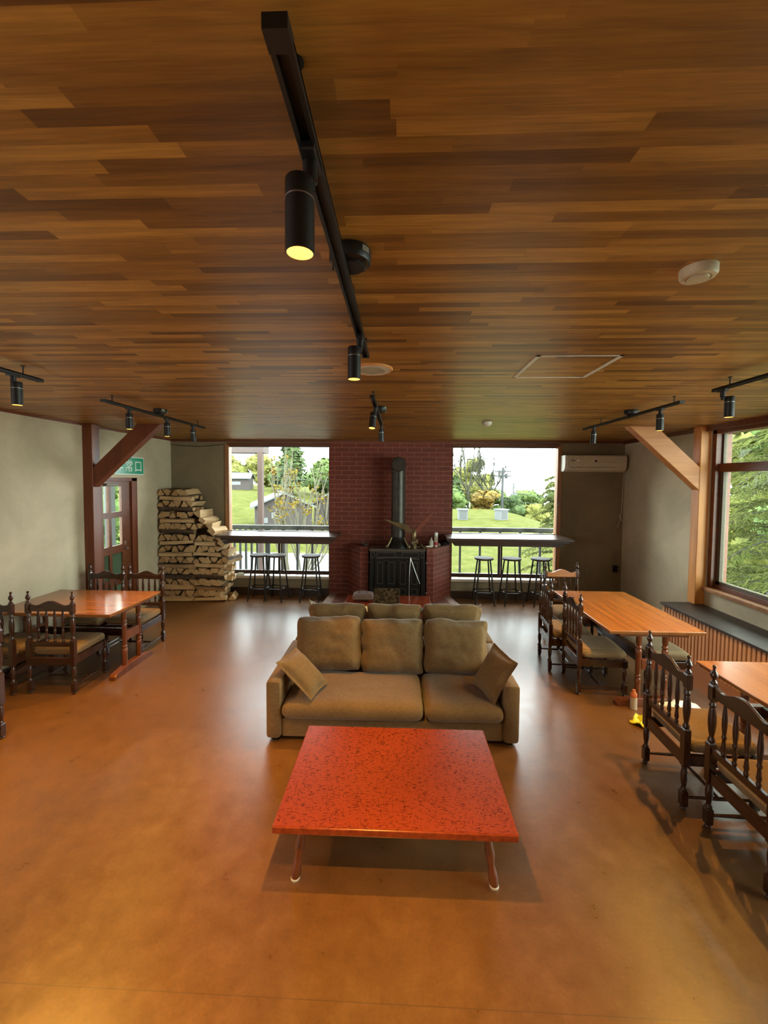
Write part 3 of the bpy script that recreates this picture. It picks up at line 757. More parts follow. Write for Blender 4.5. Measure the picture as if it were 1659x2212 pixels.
# ------------------------------------------------------------------ red lacquer tables
def make_red_table():
    e = empty('coffee_table')
    hx, hy = 0.588, 0.407
    tp = MB().box(-hx + 0.006, hx - 0.006, -hy + 0.006, hy - 0.006, 0.318, 0.34).build('table_top', M['lacquer'], e)
    MB().box(-hx, hx, -hy, -hy + 0.012, 0.303, 0.3385, bv=0.005).box(-hx, hx, hy - 0.012, hy, 0.303, 0.3385, bv=0.005).box(-hx, -hx + 0.012, -hy, hy, 0.303, 0.3385, bv=0.005).box(hx - 0.012, hx, -hy, hy, 0.303, 0.3385, bv=0.005).box(-hx + 0.01, hx - 0.01, -hy + 0.01, hy - 0.01, 0.303, 0.318).build('edge_band', M['lacquer_edge'], e)
    for ax in (-1, 1):
        for ay in (-1, 1):
            b0 = Vector((ax * 0.455, ay * 0.295, 0.303)); b1 = Vector((ax * 0.495, ay * 0.325, 0.012))
            pr = [0.019, 0.019, 0.021, 0.0215, 0.019, 0.0235, 0.0255, 0.020, 0.0165, 0.019, 0.023, 0.024, 0.021]
            pts = [b0.lerp(b1, k / 12) for k in range(13)]
            lg = MB().tube(pts, pr, 16).build('leg', M['table_leg'], e)
            MB().lathe([(0.021, 0), (0.023, 0.003), (0.023, 0.011), (0.02, 0.014)], 16, org=(b1.x, b1.y, 0)).build('foot_cap', M['white'], lg)
    return e
ct = make_red_table(); ct.location = (-0.011, 2.269, 0); ct.rotation_euler = (0, 0, 0.004)
tag(ct, 'low red lacquer coffee table with dark flecks in front of the sofa', 'coffee table', 'red lacquer coffee tables')
c2 = copy_tree(ct); c2.location = (-0.145, 5.44, 0); c2.rotation_euler = (0, 0, 0.0)
tag(c2, 'low red lacquer table holding a laptop between the rear sofa and the hearth', 'coffee table', 'red lacquer coffee tables')

# things on the far red table
lp = empty('laptop', (-0.155, 5.25, 0.34), 0, 'open laptop with dark mottled screen standing on the far red table', 'laptop')
MB().box(-0.17, 0.17, -0.23, 0.0, 0.0, 0.014, bv=0.004).build('keyboard_base', M['bag'], lp)
t_ = NT('screen_dark_mottled'); n_ = t_.noise(t_.coord('Object'), 26, 5, 0.7)
t_.col(t_.ramp(n_, [(0.42, (0.012, 0.008, 0.005)), (0.62, (0.09, 0.065, 0.035))])); t_.set(Roughness=0.25)
sc_ = MB().box(-0.17, 0.17, 0.0, 0.008, 0.012, 0.258, bv=0.003).build('screen_lid', M['black'], lp); sc_.rotation_euler = (-0.10, 0, 0)
MB().box(-0.162, 0.162, -0.0015, 0.001, 0.022, 0.25).build('display', t_.mat, sc_)
bgm = empty('bag', (-0.49, 5.60, 0.34), 0.05, 'grey-brown soft carrying bag lying on the far red table left of the laptop', 'bag')
smooth_obj(cushion_mb(0.29, 0.20, 0.10, 0.7, 6, 0, 4, 0.008, 12).build('bag_body', M['bag'], bgm)).location = (0, 0, 0.055)
MB().box(-0.12, 0.12, -0.112, -0.098, 0.04, 0.052, bv=0.004).build('zip_band', M['grey'], bgm)
MB().tube([(-0.07, -0.02, 0.10), (-0.04, -0.03, 0.135), (0.03, -0.03, 0.135), (0.06, -0.02, 0.10)], 0.007, 8).build('carry_handle', M['bag'], bgm)
def sheet(name, w_, h_, th, mat, loc, rz, label, cat):
    m = MB(); n = 8
    v = []; 
    for z in (0, 1):
        for j in range(n + 1):
            for i in range(n + 1):
                x, y = -w_ / 2 + w_ * i / n, -h_ / 2 + h_ * j / n
                v.append((x, y, 0.004 * (1 + noise.noise(Vector((x * 12, y * 12, loc[0])))) * (1 if th < 0.004 else 0) + th * z))
    f = []; N = n + 1
    for j in range(n):
        for i in range(n):
            a = j * N + i
            f.append((a, a + N, a + N + 1, a + 1)); a += N * N; f.append((a, a + 1, a + N + 1, a + N))
    m.add(v, f, 0, True); o = m.build(name, mat, None, loc, (0, 0, rz)); return tag(o, label, cat)
sheet('paper_sheet', 0.30, 0.21, 0.002, M['paper'], (-0.475, 5.17, 0.341), 0.12, 'pale yellow paper sheet spread on the far red table', 'paper')
tag(MB().box(-0.08, 0.08, -0.055, 0.055, 0, 0.012, bv=0.002).build('notebook', M['orange_paper'], None, (-0.53, 5.20, 0.351), (0, 0, -0.1)), 'small orange-yellow notebook lying on the yellow paper', 'notebook')
tag(MB().box(-0.03, 0.03, -0.007, 0.007, 0, 0.01, bv=0.003).build('binder_clip', M['black'], None, (-0.60, 5.245, 0.364), (0, 0, 0.9)), 'small black clip on the corner of the orange notebook', 'clip')
tag(smooth_obj(cushion_mb(0.21, 0.13, 0.035, 0.75, 8, 0, 3, 0.002, 10).build('pouch_case', M['iron'], None, (0.21, 5.14, 0.36), (0, 0, -0.05))), 'flat black case lying right of the laptop on the far red table', 'case')

# ------------------------------------------------------------------ turned chairs
def ring_prof(z0, z1, r, kind='vase'):
    h = z1 - z0
    P = [(0.0, .62), (.02, .95), (.045, 1.0), (.07, .85), (.09, .60), (.12, .66), (.2, .82), (.32, .98), (.42, 1.0), (.55, .88), (.68, .68), (.78, .56), (.83, .55), (.85, .80), (.875, .95), (.90, .80), (.915, .6), (.94, .85), (.965, 1.0), (.985, .9), (1.0, .7)]
    return [(r * q, z0 + h * p) for p, q in P]
def blk(mb, x, y, z0, z1, a, ch=0.008):
    mb.m = Matrix.Translation((x, y, 0))
    mb.lathe([(a * 1.05, z0), (a * 1.414, z0 + ch), (a * 1.414, z1 - ch), (a * 1.05, z1)], 4, smooth=False)
    mb.m = Matrix.Identity(4)
def rot45(mb_pts): return mb_pts
def make_chair(light=False):
    e = empty('dining_chair')
    px = 0.205; a = 0.0185
    R45 = Matrix.Rotation(PI / 4, 4, 'Z')
    def square(mb, x, y, z0, z1, a, ch=0.007):
        mb.m = Matrix.Translation((x, y, 0)) @ R45
        mb.lathe([(a * 1.1, z0), (a * 1.414, z0 + ch), (a * 1.414, z1 - ch), (a * 1.1, z1)], 4, smooth=False)
        mb.m = Matrix.Identity(4)
    for s_ in (-1, 1):
        m = MB(); x, y = s_ * px, 0.0
        m.lathe([(0.010, 0), (0.016, 0.004), (0.019, 0.012), (0.012, 0.024)], 14, org=(x, y, 0))
        square(m, x, y, 0.022, 0.12, a)
        m.lathe([(.012, .118), (.019, .124), (.019, .13), (.012, .14), (.013, .15), (.019, .19), (.0205, .215), (.017, .245), (.013, .258), (.017, .263), (.018, .27), (.014, .28)], 14, org=(x, y, 0))
        square(m, x, y, 0.272, 0.51, a + 0.001)
        m.lathe([(r, z) for r, z in [(0.013, .505), (.018, .515), (.0195, .522), (.017, .53), (.012, .54), (.0125, .55), (.016, .57), (.0205, .61), (.0215, .64), (.0195, .675), (.0165, .70), (.013, .715), (.018, .722), (.0185, .73), (.013, .738), (.013, .76)]], 16, org=(x, y, 0))
        square(m, x, y, 0.752, 0.852, a - 0.0005, 0.012)
        m.lathe([(.013, .848), (.0175, .856), (.018, .862), (.011, .872), (.0085, .878), (.013, .886), (.0195, .9), (.0195, .908), (.015, .92), (.0085, .932), (.0065, .943), (.010, .95), (.0105, .956), (.006, .961), (.0, .962)], 16, org=(x, y, 0))
        m.build('back_post', M['chair'], e)
        m = MB(); x, y = s_ * 0.2, 0.415
        m.lathe([(0.010, 0), (0.016, 0.004), (0.019, 0.012), (0.012, 0.024)], 14, org=(x, y, 0))
        square(m, x, y, 0.022, 0.12, a)
        m.lathe([(.012, .118), (.019, .124), (.019, .13), (.012, .14), (.013, .15), (.019, .19), (.0205, .215), (.017, .245), (.013, .258), (.017, .263), (.018, .27), (.014, .28)], 14, org=(x, y, 0))
        square(m, x, y, 0.272, 0.345, a)
        m.build('front_leg', M['chair'], e)
        MB().tube([(s_ * 0.2025, 0.015, 0.075), (s_ * 0.2015, 0.2, 0.075), (s_ * 0.2, 0.40, 0.075)], [0.008, 0.0115, 0.008], 8).build('stretcher', M['chair'], e)
    MB().tube([(-0.20, 0.21, 0.075), (0, 0.21, 0.075), (0.20, 0.21, 0.075)], [0.008, 0.0115, 0.008], 8).build('stretcher', M['chair_x'], e)
    # crest rail
    top = []; w2 = px - a + 0.004
    for k in range(25):
        x = -w2 + 2 * w2 * k / 24; u = abs(x) / w2
        z = 0.832 + 0.042 * (0.5 + 0.5 * math.cos(PI * min(1, u / 0.72))) + (0.012 * (u - .72) / .28 if u > .72 else 0)
        top.append((x, z))
    MB().prism([(-w2, 0.775), (w2, 0.775)] + top[::-1], -0.009, 0.011, 'y').build('crest_rail', M['chair_x_lit'] if light else M['chair_x'], e, bevel=0.003)
    MB().box(-w2, w2, -0.012, 0.012, 0.447, 0.487, bv=0.003).build('lower_rail', M['chair_x'], e)
    for k in range(4):
        x = -0.114 + 0.076 * k
        MB().lathe([(r * .0135, .482 + .30 * p) for p, r in [(0, .6), (.03, .75), (.06, .95), (.09, .75), (.11, .62), (.16, .95), (.26, .72), (.33, .6), (.36, .9), (.385, .95), (.41, .65), (.47, .78), (.6, 1.0), (.72, 1.0), (.85, .8), (.95, .62), (1, .6)]], 12, org=(x, 0, 0)).build('spindle', M['chair'], e)
    f = MB().box(-0.19, 0.19, -0.012, 0.010, 0.275, 0.345).box(-0.19, 0.19, 0.405, 0.427, 0.275, 0.345).box(-0.212, -0.192, 0.01, 0.41, 0.275, 0.345).box(0.192, 0.212, 0.01, 0.41, 0.275, 0.345)
    f.build('seat_frame', M['chair_x'], e, bevel=0.003)
    c = smooth_obj(cushion_mb(0.425, 0.415, 0.092, 0.80, 12, 0, 3, 0.003, 12).build('seat_cushion', M['seat'], e), 1)
    c.location = (0, 0.228, 0.388)
    return e
ch0 = make_chair(); chL = None
GR = 'turned wooden dining chairs'
chairs = [
    (-3.205, 3.585, 0.03, 'dark turned chair seen from behind at the left table, nearer the walkway'),
    (-3.745, 3.545, 0.0, 'dark turned chair seen from behind, second along left table towards the wall'),
    (-3.585, 4.82, PI, 'dark turned chair behind the left table in front of the door post'),
    (-3.105, 4.845, PI, 'dark turned chair behind the left table in front of the firewood'),
    (-3.24, 2.93, PI, 'reddish turned chair cut off by the left edge of the picture'),
    (1.620, 4.50, -PI / 2 - 0.08, 'dark turned chair at the middle right table, the farther of its side pair'),
    (1.712, 4.03, -PI / 2 - 0.05, 'dark turned chair at the middle right table, the nearer of its side pair'),
    (1.765, 2.69, -PI / 2 - 0.04, 'dark turned chair at the nearest right table, its whole back showing'),
    (1.805, 2.15, -PI / 2 - 0.02, 'dark turned chair at the nearest right table, cut by the picture edge'),
]
for i, (x, y, rz, lb) in enumerate(chairs):
    o = ch0 if i == 0 else copy_tree(ch0)
    o.location = (x, y, 0); o.rotation_euler = (0, 0, rz); tag(o, lb, 'chair', GR)
chL = make_chair(True); chL.location = (2.105, 5.31, 0); chL.rotation_euler = (0, 0, PI + 0.04)
tag(chL, 'turned chair with bright orange-lit crest rail at the far end of middle right table', 'chair', GR)

# ------------------------------------------------------------------ dining tables
def make_table(L, Wd):
    e = empty('dining_table')
    hl, hw = L / 2, Wd / 2
    MB().box(-hl, hl, -hw, hw, 0.682, 0.70, bv=0.004).box(-hl + 0.012, hl - 0.012, -hw + 0.012, hw - 0.012, 0.664, 0.684, bv=0.004).build('table_top', M['table_top'], e)
    for s_ in (-1, 1):
        x = s_ * (hl - 0.075)
        pf = [(-0.31, 0.0), (0.31, 0.0), (0.31, 0.035), (0.28, 0.05), (0.12, 0.075), (-0.12, 0.075), (-0.28, 0.05), (-0.31, 0.035)]
        tr = empty('trestle'); tr.parent = e; tr.location = (x, 0, 0)
        MB().prism(pf, -0.034, 0.034, 'x').build('foot_bar', M['table_leg'], tr, bevel=0.006)
        for t_s in (-1, 1):
            pr = [(.024, .07), (.026, .10), (.026, .20), (.028, .24), (.019, .252), (.026, .262), (.027, .272), (.019, .284), (.024, .30), (.024, .47), (.027, .50), (.019, .512), (.027, .522), (.027, .532), (.019, .545), (.025, .57), (.025, .655)]
            MB().lathe(pr, 16, org=(0, t_s * 0.115, 0)).build('column', M['table_leg'], tr)
        MB().box(-0.03, 0.03, -0.30, 0.30, 0.635, 0.666, bv=0.004).build('top_bar', M['table_leg'], tr)
        MB().box(-0.02, 0.02, -0.095, 0.095, 0.33, 0.42, bv=0.003).build('tie_board', M['table_leg'], tr)
    MB().box(-hl + 0.09, hl - 0.09, -0.016, 0.016, 0.335, 0.415, bv=0.003).build('stretcher', M['chair_x'], e)
    return e
tb = make_table(1.20, 0.83); tb.location = (-3.357, 4.16, 0)
tag(tb, 'glossy orange-brown trestle table beside the left wall', 'dining table', 'trestle dining tables')
t2 = make_table(1.31, 0.83); t2.location = (2.272, 4.255, 0); t2.rotation_euler = (0, 0, PI / 2)
tag(t2, 'long orange-brown trestle table on the right in front of the slatted cabinet', 'dining table', 'trestle dining tables')
t3 = copy_tree(t2); t3.location = (2.60, 2.365, 0)
tag(t3, 'nearest right trestle table, cut off by the picture edge', 'dining table', 'trestle dining tables')

def bench(loc, L, label):
    e = empty('bench', loc, 0, label, 'bench')
    for ax in (-1, 1):
        for ay in (-1, 1):
            m = MB(); x, y = ax * 0.185, ay * (L / 2 - 0.03)
            m.lathe([(0.010, 0), (0.018, 0.006), (0.012, 0.024), (.019, .03), (.019, .11), (.012, .13), (.019, .19), (.0205, .215), (.013, .258), (.018, .27), (.019, .3), (.019, .345)], 12, org=(x, y, 0))
            m.build('leg', M['chair'], e)
    MB().box(-0.205, 0.205, -L / 2, L / 2, 0.275, 0.345, bv=0.004).build('seat_frame', M['chair'], e)
    c = smooth_obj(cushion_mb(0.42, L + 0.01, 0.09, 0.85, 12, 0, 9, 0.003, 12).build('seat_cushion', M['seat'], e)); c.location = (0, 0, 0.388)
bench((2.505, 4.27, 0), 0.95, 'backless upholstered bench tucked under the middle right table')

# small things on the floor on the right
o = MB().lathe([(0.024, 0), (0.028, 0.004), (0.028, 0.10), (0.026, 0.115)], 16).build('small_bottle', M['cream'], None, (2.085, 3.60, 0)); tag(o, 'small cream bottle with orange cap standing on the floor by the table foot', 'bottle')
MB().lathe([(0.027, 0.11), (0.027, 0.14), (0.014, 0.155), (0.012, 0.175), (0.0, 0.178)], 16).build('cap', M['orange_cap'], o)
m = MB(); v = []
for j in range(9):
    for i in range(9):
        x, y = i / 8 - .5, j / 8 - .5; v.append((x * 0.13, y * 0.16, 0.012 + 0.05 * max(0, noise.noise(Vector((x * 4, y * 4, 2.2))) + 0.25)))
N_ = 81; v += [(a, b_, max(0.0, c_ - 0.006)) for a, b_, c_ in v]
f = []
for j in range(8):
    for i in range(8):
        a = j * 9 + i; f += [(a, a + 1, a + 10, a + 9), (N_ + a, N_ + a + 9, N_ + a + 10, N_ + a + 1)]
rim = [i for i in range(9)] + [9 * k + 8 for k in range(1, 9)] + [72 + 7 - i for i in range(8)] + [9 * k for k in range(7, 0, -1)]
for k in range(len(rim)):
    a, c_ = rim[k], rim[(k + 1) % len(rim)]; f.append((a, N_ + a, N_ + c_, c_))
m.add(v, f, 0, True); tag(m.build('cloth', M['yellow'], None, (2.03, 3.36, 0), (0, 0, 0.7)), 'bright yellow cloth on the floor behind the nearest visible chair', 'cloth')
bm_ = bmesh.new(); bmesh.ops.create_icosphere(bm_, subdivisions=3, radius=1)
for q in bm_.verts:
    n_ = 1 + 0.35 * noise.noise(q.co * 2.5); q.co = Vector((q.co.x * 0.16 * n_, q.co.y * 0.08 * n_, max(-0.0, q.co.z * 0.05 * n_ + 0.015)))
o = MB().bm(bm_, 0, True).build('plastic_bag', M['sign_white'], None, (2.50, 3.62, 0.001)); tag(o, 'crumpled white plastic bag on the floor under the middle right table', 'plastic bag')

# ------------------------------------------------------------------ slatted cabinet under the side window
cab = empty('low_cabinet', (3.5, 3.0, 0), 0, 'long low cabinet with vertical wood slats and dark top below the side window', 'cabinet')
def Q_(mb): mb.m = Matrix.Translation((-3.5, -3.0, 0)); return mb
Q_(MB()).box(3.262, XR - 0.002, 0.6, 5.155, 0.492, 0.52, bv=0.004).build('cabinet_top', M['counter'], cab)
Q_(MB()).box(3.30, XR - 0.002, 0.62, 5.13, 0, 0.492).build('cabinet_body', M['slat_back'], cab)
sl = Q_(MB()); y = 5.125
while y > 0.64:
    sl.box(3.282, 3.302, y - 0.032, y, 0.0, 0.489); y -= 0.0515
sl.build('slatted_front', M['slat'], cab)

# ------------------------------------------------------------------ ceiling things
def track(name_label, x, y0, y1, canopy_y, rods, lamps, group='ceiling track lights', cone=88):
    e = empty('track_light', (x, (y0 + y1) / 2, H), 0, name_label, 'track light', group)
    cy = (y0 + y1) / 2
    zt, zb = -0.050, -0.070
    MB().box(-0.017, -0.009, y0 - cy, y1 - cy, zb, zt).box(0.009, 0.017, y0 - cy, y1 - cy, zb, zt).box(-0.017, 0.017, y0 - cy, y1 - cy, zt - 0.006, zt).box(-0.018, 0.018, y0 - cy - 0.012, y0 - cy + 0.022, zb - 0.002, zt).box(-0.018, 0.018, y1 - cy - 0.01, y1 - cy + 0.005, zb - 0.001, zt).build('rail', M['black'], e)
    if canopy_y is not None:
        c = MB().lathe([(0.060, 0), (0.062, -0.004), (0.062, -0.03), (0.058, -0.038), (0.040, -0.042), (0.040, -0.050)], 32, org=(0.022, canopy_y - cy, 0)).build('canopy', M['black'], e)
        m = MB()
        for k in range(5):
            a0, a1 = 0.05 + k * 0.09, 0.05 + (k + 1) * 0.09
            m.add([(0.022 + 0.0627 * math.cos(a_ - 0.9), canopy_y - cy + 0.0627 * math.sin(a_ - 0.9), z_) for a_ in (a0, a1) for z_ in (-0.006, -0.022)], [(0, 1, 3, 2)])
        m.build('rating_sticker', M['grey'], c)
        for s_ in (-1, 1): MB().lathe([(0.003, -0.03), (0.003, -0.062), (0.005, -0.063), (0.005, -0.067)], 8, org=(0.022 + s_ * 0.05, canopy_y - cy - 0.02, 0)).build('canopy_screw', M['bronze'], c)
    for ry in rods:
        MB().lathe([(0.013, 0), (0.013, -0.003), (0.004, -0.005), (0.004, -0.052)], 12, org=(0, ry - cy, 0)).build('suspension_rod', M['black'], e)
    for (ly, tilt, az, off, lit) in lamps:
        hd = empty('spotlight'); hd.parent = e; hd.location = (0, ly - cy, zb)
        MB().box(-0.015, 0.015, -0.035, 0.035, -0.012, 0.004, bv=0.003).lathe([(0.0145, -0.006), (0.0145, -0.046), (0.010, -0.048), (0.010, -0.066)], 16).build('adapter', M['black'], hd)
        can = MB().lathe([(0.006, 0.042), (0.0265, 0.042), (0.028, 0.039), (0.028, 0.0065), (0.0272, 0.006), (0.0272, 0.004), (0.028, 0.0035), (0.028, -0.092), (0.0255, -0.094), (0.0245, -0.080), (0.0235, -0.076), (0.0, -0.076)], 28)
        can.tube([(0.010, 0, 0.036), (0.0 - off, 0, 0.036)], 0.006, 8)
        c = can.build('lamp_can', M['black'], hd)
        c.location = (off, 0, -0.085); c.rotation_euler = (tilt * math.sin(az), -tilt * math.cos(az), 0) if False else (tilt, az, 0)
        MB().lathe([(0.0284, 0.0036), (0.0284, 0.0062)], 28).build('trim_ring', M['steel'], c)
        if lit:
            MB().lathe([(0.0, -0.0785), (0.0225, -0.0785), (0.0225, -0.0765), (0.0, -0.0765)], 24).build('lens', M['lens'], c)
            MB().lathe([(0.0238, -0.079), (0.0252, -0.0925), (0.0246, -0.0925), (0.0232, -0.079)], 24).build('reflector', M['skin_lamp_ring'], c)
            l = bpy.data.lights.new('spot_beam', 'SPOT'); l.energy = SPOT_W * lit; l.color = SPOT_COL; l.spot_size = math.radians(cone); l.spot_blend = 0.65; l.shadow_soft_size = 0.010
            lo = bpy.data.objects.new('spot_beam', l); C.objects.link(lo); lo.parent = c; lo.location = (0, 0, -0.098)
    return e
track('long black ceiling track nearest the camera with lit spotlight in the middle', -0.175, 0.585, 2.06, 1.24, [0.69, 1.99], [(0.795, 0.0, 0, -0.020, 1.8), (1.765, 0.0, 0, -0.024, 1.4)], cone=74)
track('short-looking black ceiling track in front of the brick chimney', -0.207, 3.04, 4.60, 3.80, [3.16, 4.45], [(3.43, -0.22, 0.08, -0.02, 1.1), (4.52, 0.1, 0, -0.0, 0.6)], cone=46)
track('black ceiling track cut off by the left picture edge', -2.30, 1.05, 2.55, 1.8, [1.15, 2.43], [(2.365, 0.0, 0, 0.02, 1.5), (1.6, 0.0, 0, 0.02, 1.4)])
track('black ceiling track above the left table', -2.365, 3.19, 4.86, 3.93, [3.29, 4.71], [(3.50, 0.0, 0, 0, 0.8), (4.08, 0.0, 0, 0, 0.8), (4.60, 0.15, 0, 0, 0.5)])
track('black ceiling track above the middle right table', 2.16, 3.25, 4.90, 3.97, [3.33, 4.50], [(3.50, 0.0, 0, 0, 0.9), (4.66, 0.12, 0, 0, 0.5)])
track('black ceiling track cut off by the right picture edge', 2.115, 1.35, 2.854, 2.1, [2.73, 1.5], [(2.785, 0.0, 0, 0.045, 0.9), (1.75, 0.0, 0, 0, 0.08)])

o = MB().lathe([(0.125, 0), (0.125, -0.004), (0.121, -0.010), (0.118, -0.012), (0.118, -0.006), (0.112, -0.006), (0.0, -0.006)], 48).build('ceiling_speaker', M['timber'], None, (-0.172, 2.515, H)); tag(o, 'round flat pale ceiling speaker beside the end of the near track', 'speaker')
MB().lathe([(0.0, -0.0065), (0.112, -0.0065), (0.112, -0.012), (0.085, -0.013), (0.0, -0.013)], 48).build('outer_ring', M['cream'], o)
MB().lathe([(0.0, -0.0125), (0.078, -0.0125), (0.078, -0.0145), (0.0, -0.0145)], 48).build('grille', M['downlight'], o)
o = MB().lathe([(0.052, 0), (0.052, -0.022), (0.047, -0.03), (0.036, -0.032), (0.034, -0.028), (0.031, -0.028), (0.029, -0.036), (0.0, -0.038)], 40).build('smoke_detector', plain('detector_ivory', (0.56, 0.46, 0.29), 0.5), None, (0.945, 1.365, H)); tag(o, 'round white smoke detector on the ceiling at the right', 'smoke detector')
o = MB().lathe([(0.055, 0), (0.055, -0.018), (0.045, -0.035), (0.02, -0.05), (0.0, -0.052)], 24).build('smoke_detector', M['white'], None, (1.0, 4.76, H)); tag(o, 'small distant round detector on the ceiling above the right window counter', 'smoke detector')
hx0, hx1, hy0, hy1 = 0.735, 1.2, 2.265, 2.735
m = MB().box(hx0, hx0 + 0.022, hy0, hy1, H - 0.004, H).box(hx1 - 0.022, hx1, hy0, hy1, H - 0.004, H).box(hx0, hx1, hy0, hy0 + 0.008, H - 0.004, H).box(hx0, hx1, hy1 - 0.012, hy1, H - 0.004, H)
tag(m.build('access_hatch', M['white']), 'square ceiling hatch outlined by a thin white frame', 'ceiling hatch')

# ------------------------------------------------------------------ air conditioner, cord, sockets, exit sign
ac = empty('air_conditioner', (3.17, D, 2.305), 0, 'cream wall air conditioner high on the back wall right of the window', 'air conditioner')
pf = [(0, 0.135), (-0.19, 0.135), (-0.205, 0.12), (-0.21, 0.0), (-0.205, -0.06), (-0.17, -0.11), (-0.12, -0.135), (0, -0.135)]
MB().prism(pf, -0.44, 0.49, 'x').build('housing', M['cream'], ac, bevel=0.006)
pf2 = [(a * 1.0, b_ * 0.995) for a, b_ in pf]
MB().prism(pf2, -0.492, -0.44, 'x').build('side_cap', M['white'], ac, bevel=0.008)
MB().box(-0.40, 0.32, -0.207, -0.200, -0.066, -0.06).build('air_slot', M['label_dark'], ac)
MB().box(-0.02, 0.012, -0.212, -0.206, 0.022, 0.055).build('sensor_window', M['label_dark'], ac)
MB().box(-0.30, -0.27, -0.212, -0.207, 0.03, 0.06).build('energy_sticker', M['sign_white'], ac)
MB().box(-0.40, -0.33, -0.2105, -0.206, 0.035, 0.06).build('grey_sticker', M['grey'], ac)
MB().box(-0.40, -0.345, -0.2095, -0.203, 0.09, 0.095).build('maker_mark', M['grey'], ac)
cd = MB().tube([(3.655, D - 0.10, 2.21), (3.70, D - 0.05, 2.15), (3.705, D - 0.02, 2.0), (3.70, D - 0.018, 1.7), (3.695, D - 0.02, 1.50), (3.68, D - 0.03, 1.45), (3.665, D - 0.03, 1.40), (3.69, D - 0.05, 1.365), (3.715, D - 0.14, 1.38)], 0.006, 8)
cd.tube([(3.66, D - 0.02, 1.48), (3.665, D - 0.03, 1.44), (3.69, D - 0.04, 1.40)], 0.005, 6).tube([(3.69, D - 0.03, 1.40), (3.66, D - 0.02, 1.33), (3.64, D - 0.015, 1.24)], 0.005, 6)
pc_ = cd.build('power_cord', M['cream'], ac); pc_.location = (-3.17, -D, -2.305); tag(pc_, 'pale power cord hanging in a loose knot')
o = MB().box(-0.035, 0.035, -0.008, 0, -0.058, 0.058, bv=0.003).build('wall_socket', M['plaster_back'], None, (3.17, D, 0.52)); tag(o, 'tan wall socket on the back wall behind the right table', 'socket')
MB().box(-0.018, 0.018, -0.011, -0.007, -0.035, 0.035, bv=0.002).build('socket_insert', M['grey'], o)
tag(MB().box(-0.045, 0.03, -0.03, 0, -0.06, 0.05, bv=0.006).tube([(-0.01, -0.03, 0.02), (0.01, -0.05, 0.0), (0.0, -0.03, -0.07)], 0.007, 8).build('wall_bracket', M['iron'], None, (3.63, D, 0.56)), 'small dark bracket low on the back wall near the right corner', 'bracket')

es = empty('exit_sign', (XL, 5.46, 2.185), 0, 'green and white Japanese emergency exit sign above the side door', 'exit sign')
MB().box(0.002, 0.05, 0, 0.64, -0.13, 0.14, bv=0.006).build('housing', M['sign_white'], es)
sg_ = NT('sign_face_green_lit'); sg_.col((0.008, 0.20, 0.10)); sg_.set(Roughness=0.25); sg_.b.inputs['Emission Color'].default_value = (0.01, 0.25, 0.12, 1); sg_.b.inputs['Emission Strength'].default_value = 0.25
MB().box(0.05, 0.053, 0.018, 0.622, -0.112, 0.122).build('green_face', sg_.mat, es)
for k, chv in enumerate('\u975e\u5e38\u53e3'):
    cu = bpy.data.curves.new('sign_letter', 'FONT'); cu.body = chv; cu.size = 0.185; cu.extrude = 0.001; cu.align_x = 'CENTER'
    tmp = bpy.data.objects.new('tmp_letter', cu); C.objects.link(tmp)
    me = bpy.data.meshes.new_from_object(tmp.evaluated_get(bpy.context.evaluated_depsgraph_get()))
    bpy.data.objects.remove(tmp)
    me.materials.clear(); me.materials.append(M['sign_white'])
    lo = bpy.data.objects.new('sign_letter', me); C.objects.link(lo); lo.parent = es
    lo.matrix_local = Matrix.Translation((0.0545, 0.075 + 0.212 * k, -0.065)) @ Matrix(((0, 0, 1, 0), (1, 0, 0, 0), (0, 1, 0, 0), (0, 0, 0, 1)))

# white cloth left on the left window sill
bm_ = bmesh.new(); bmesh.ops.create_icosphere(bm_, subdivisions=3, radius=1)
for q in bm_.verts:
    n_ = 1 + 0.2 * noise.noise(q.co * 2.0); q.co = Vector((q.co.x * 0.075 * n_, q.co.y * 0.035 * n_, max(0.0, q.co.z * 0.04 * n_ + 0.01)))
tag(MB().bm(bm_, 0, True).build('folded_cloth', M['sign_white'], None, (-2.75, D - 0.01, 0.342)), 'small white cloth bundle on the sill of the left back window', 'cloth')

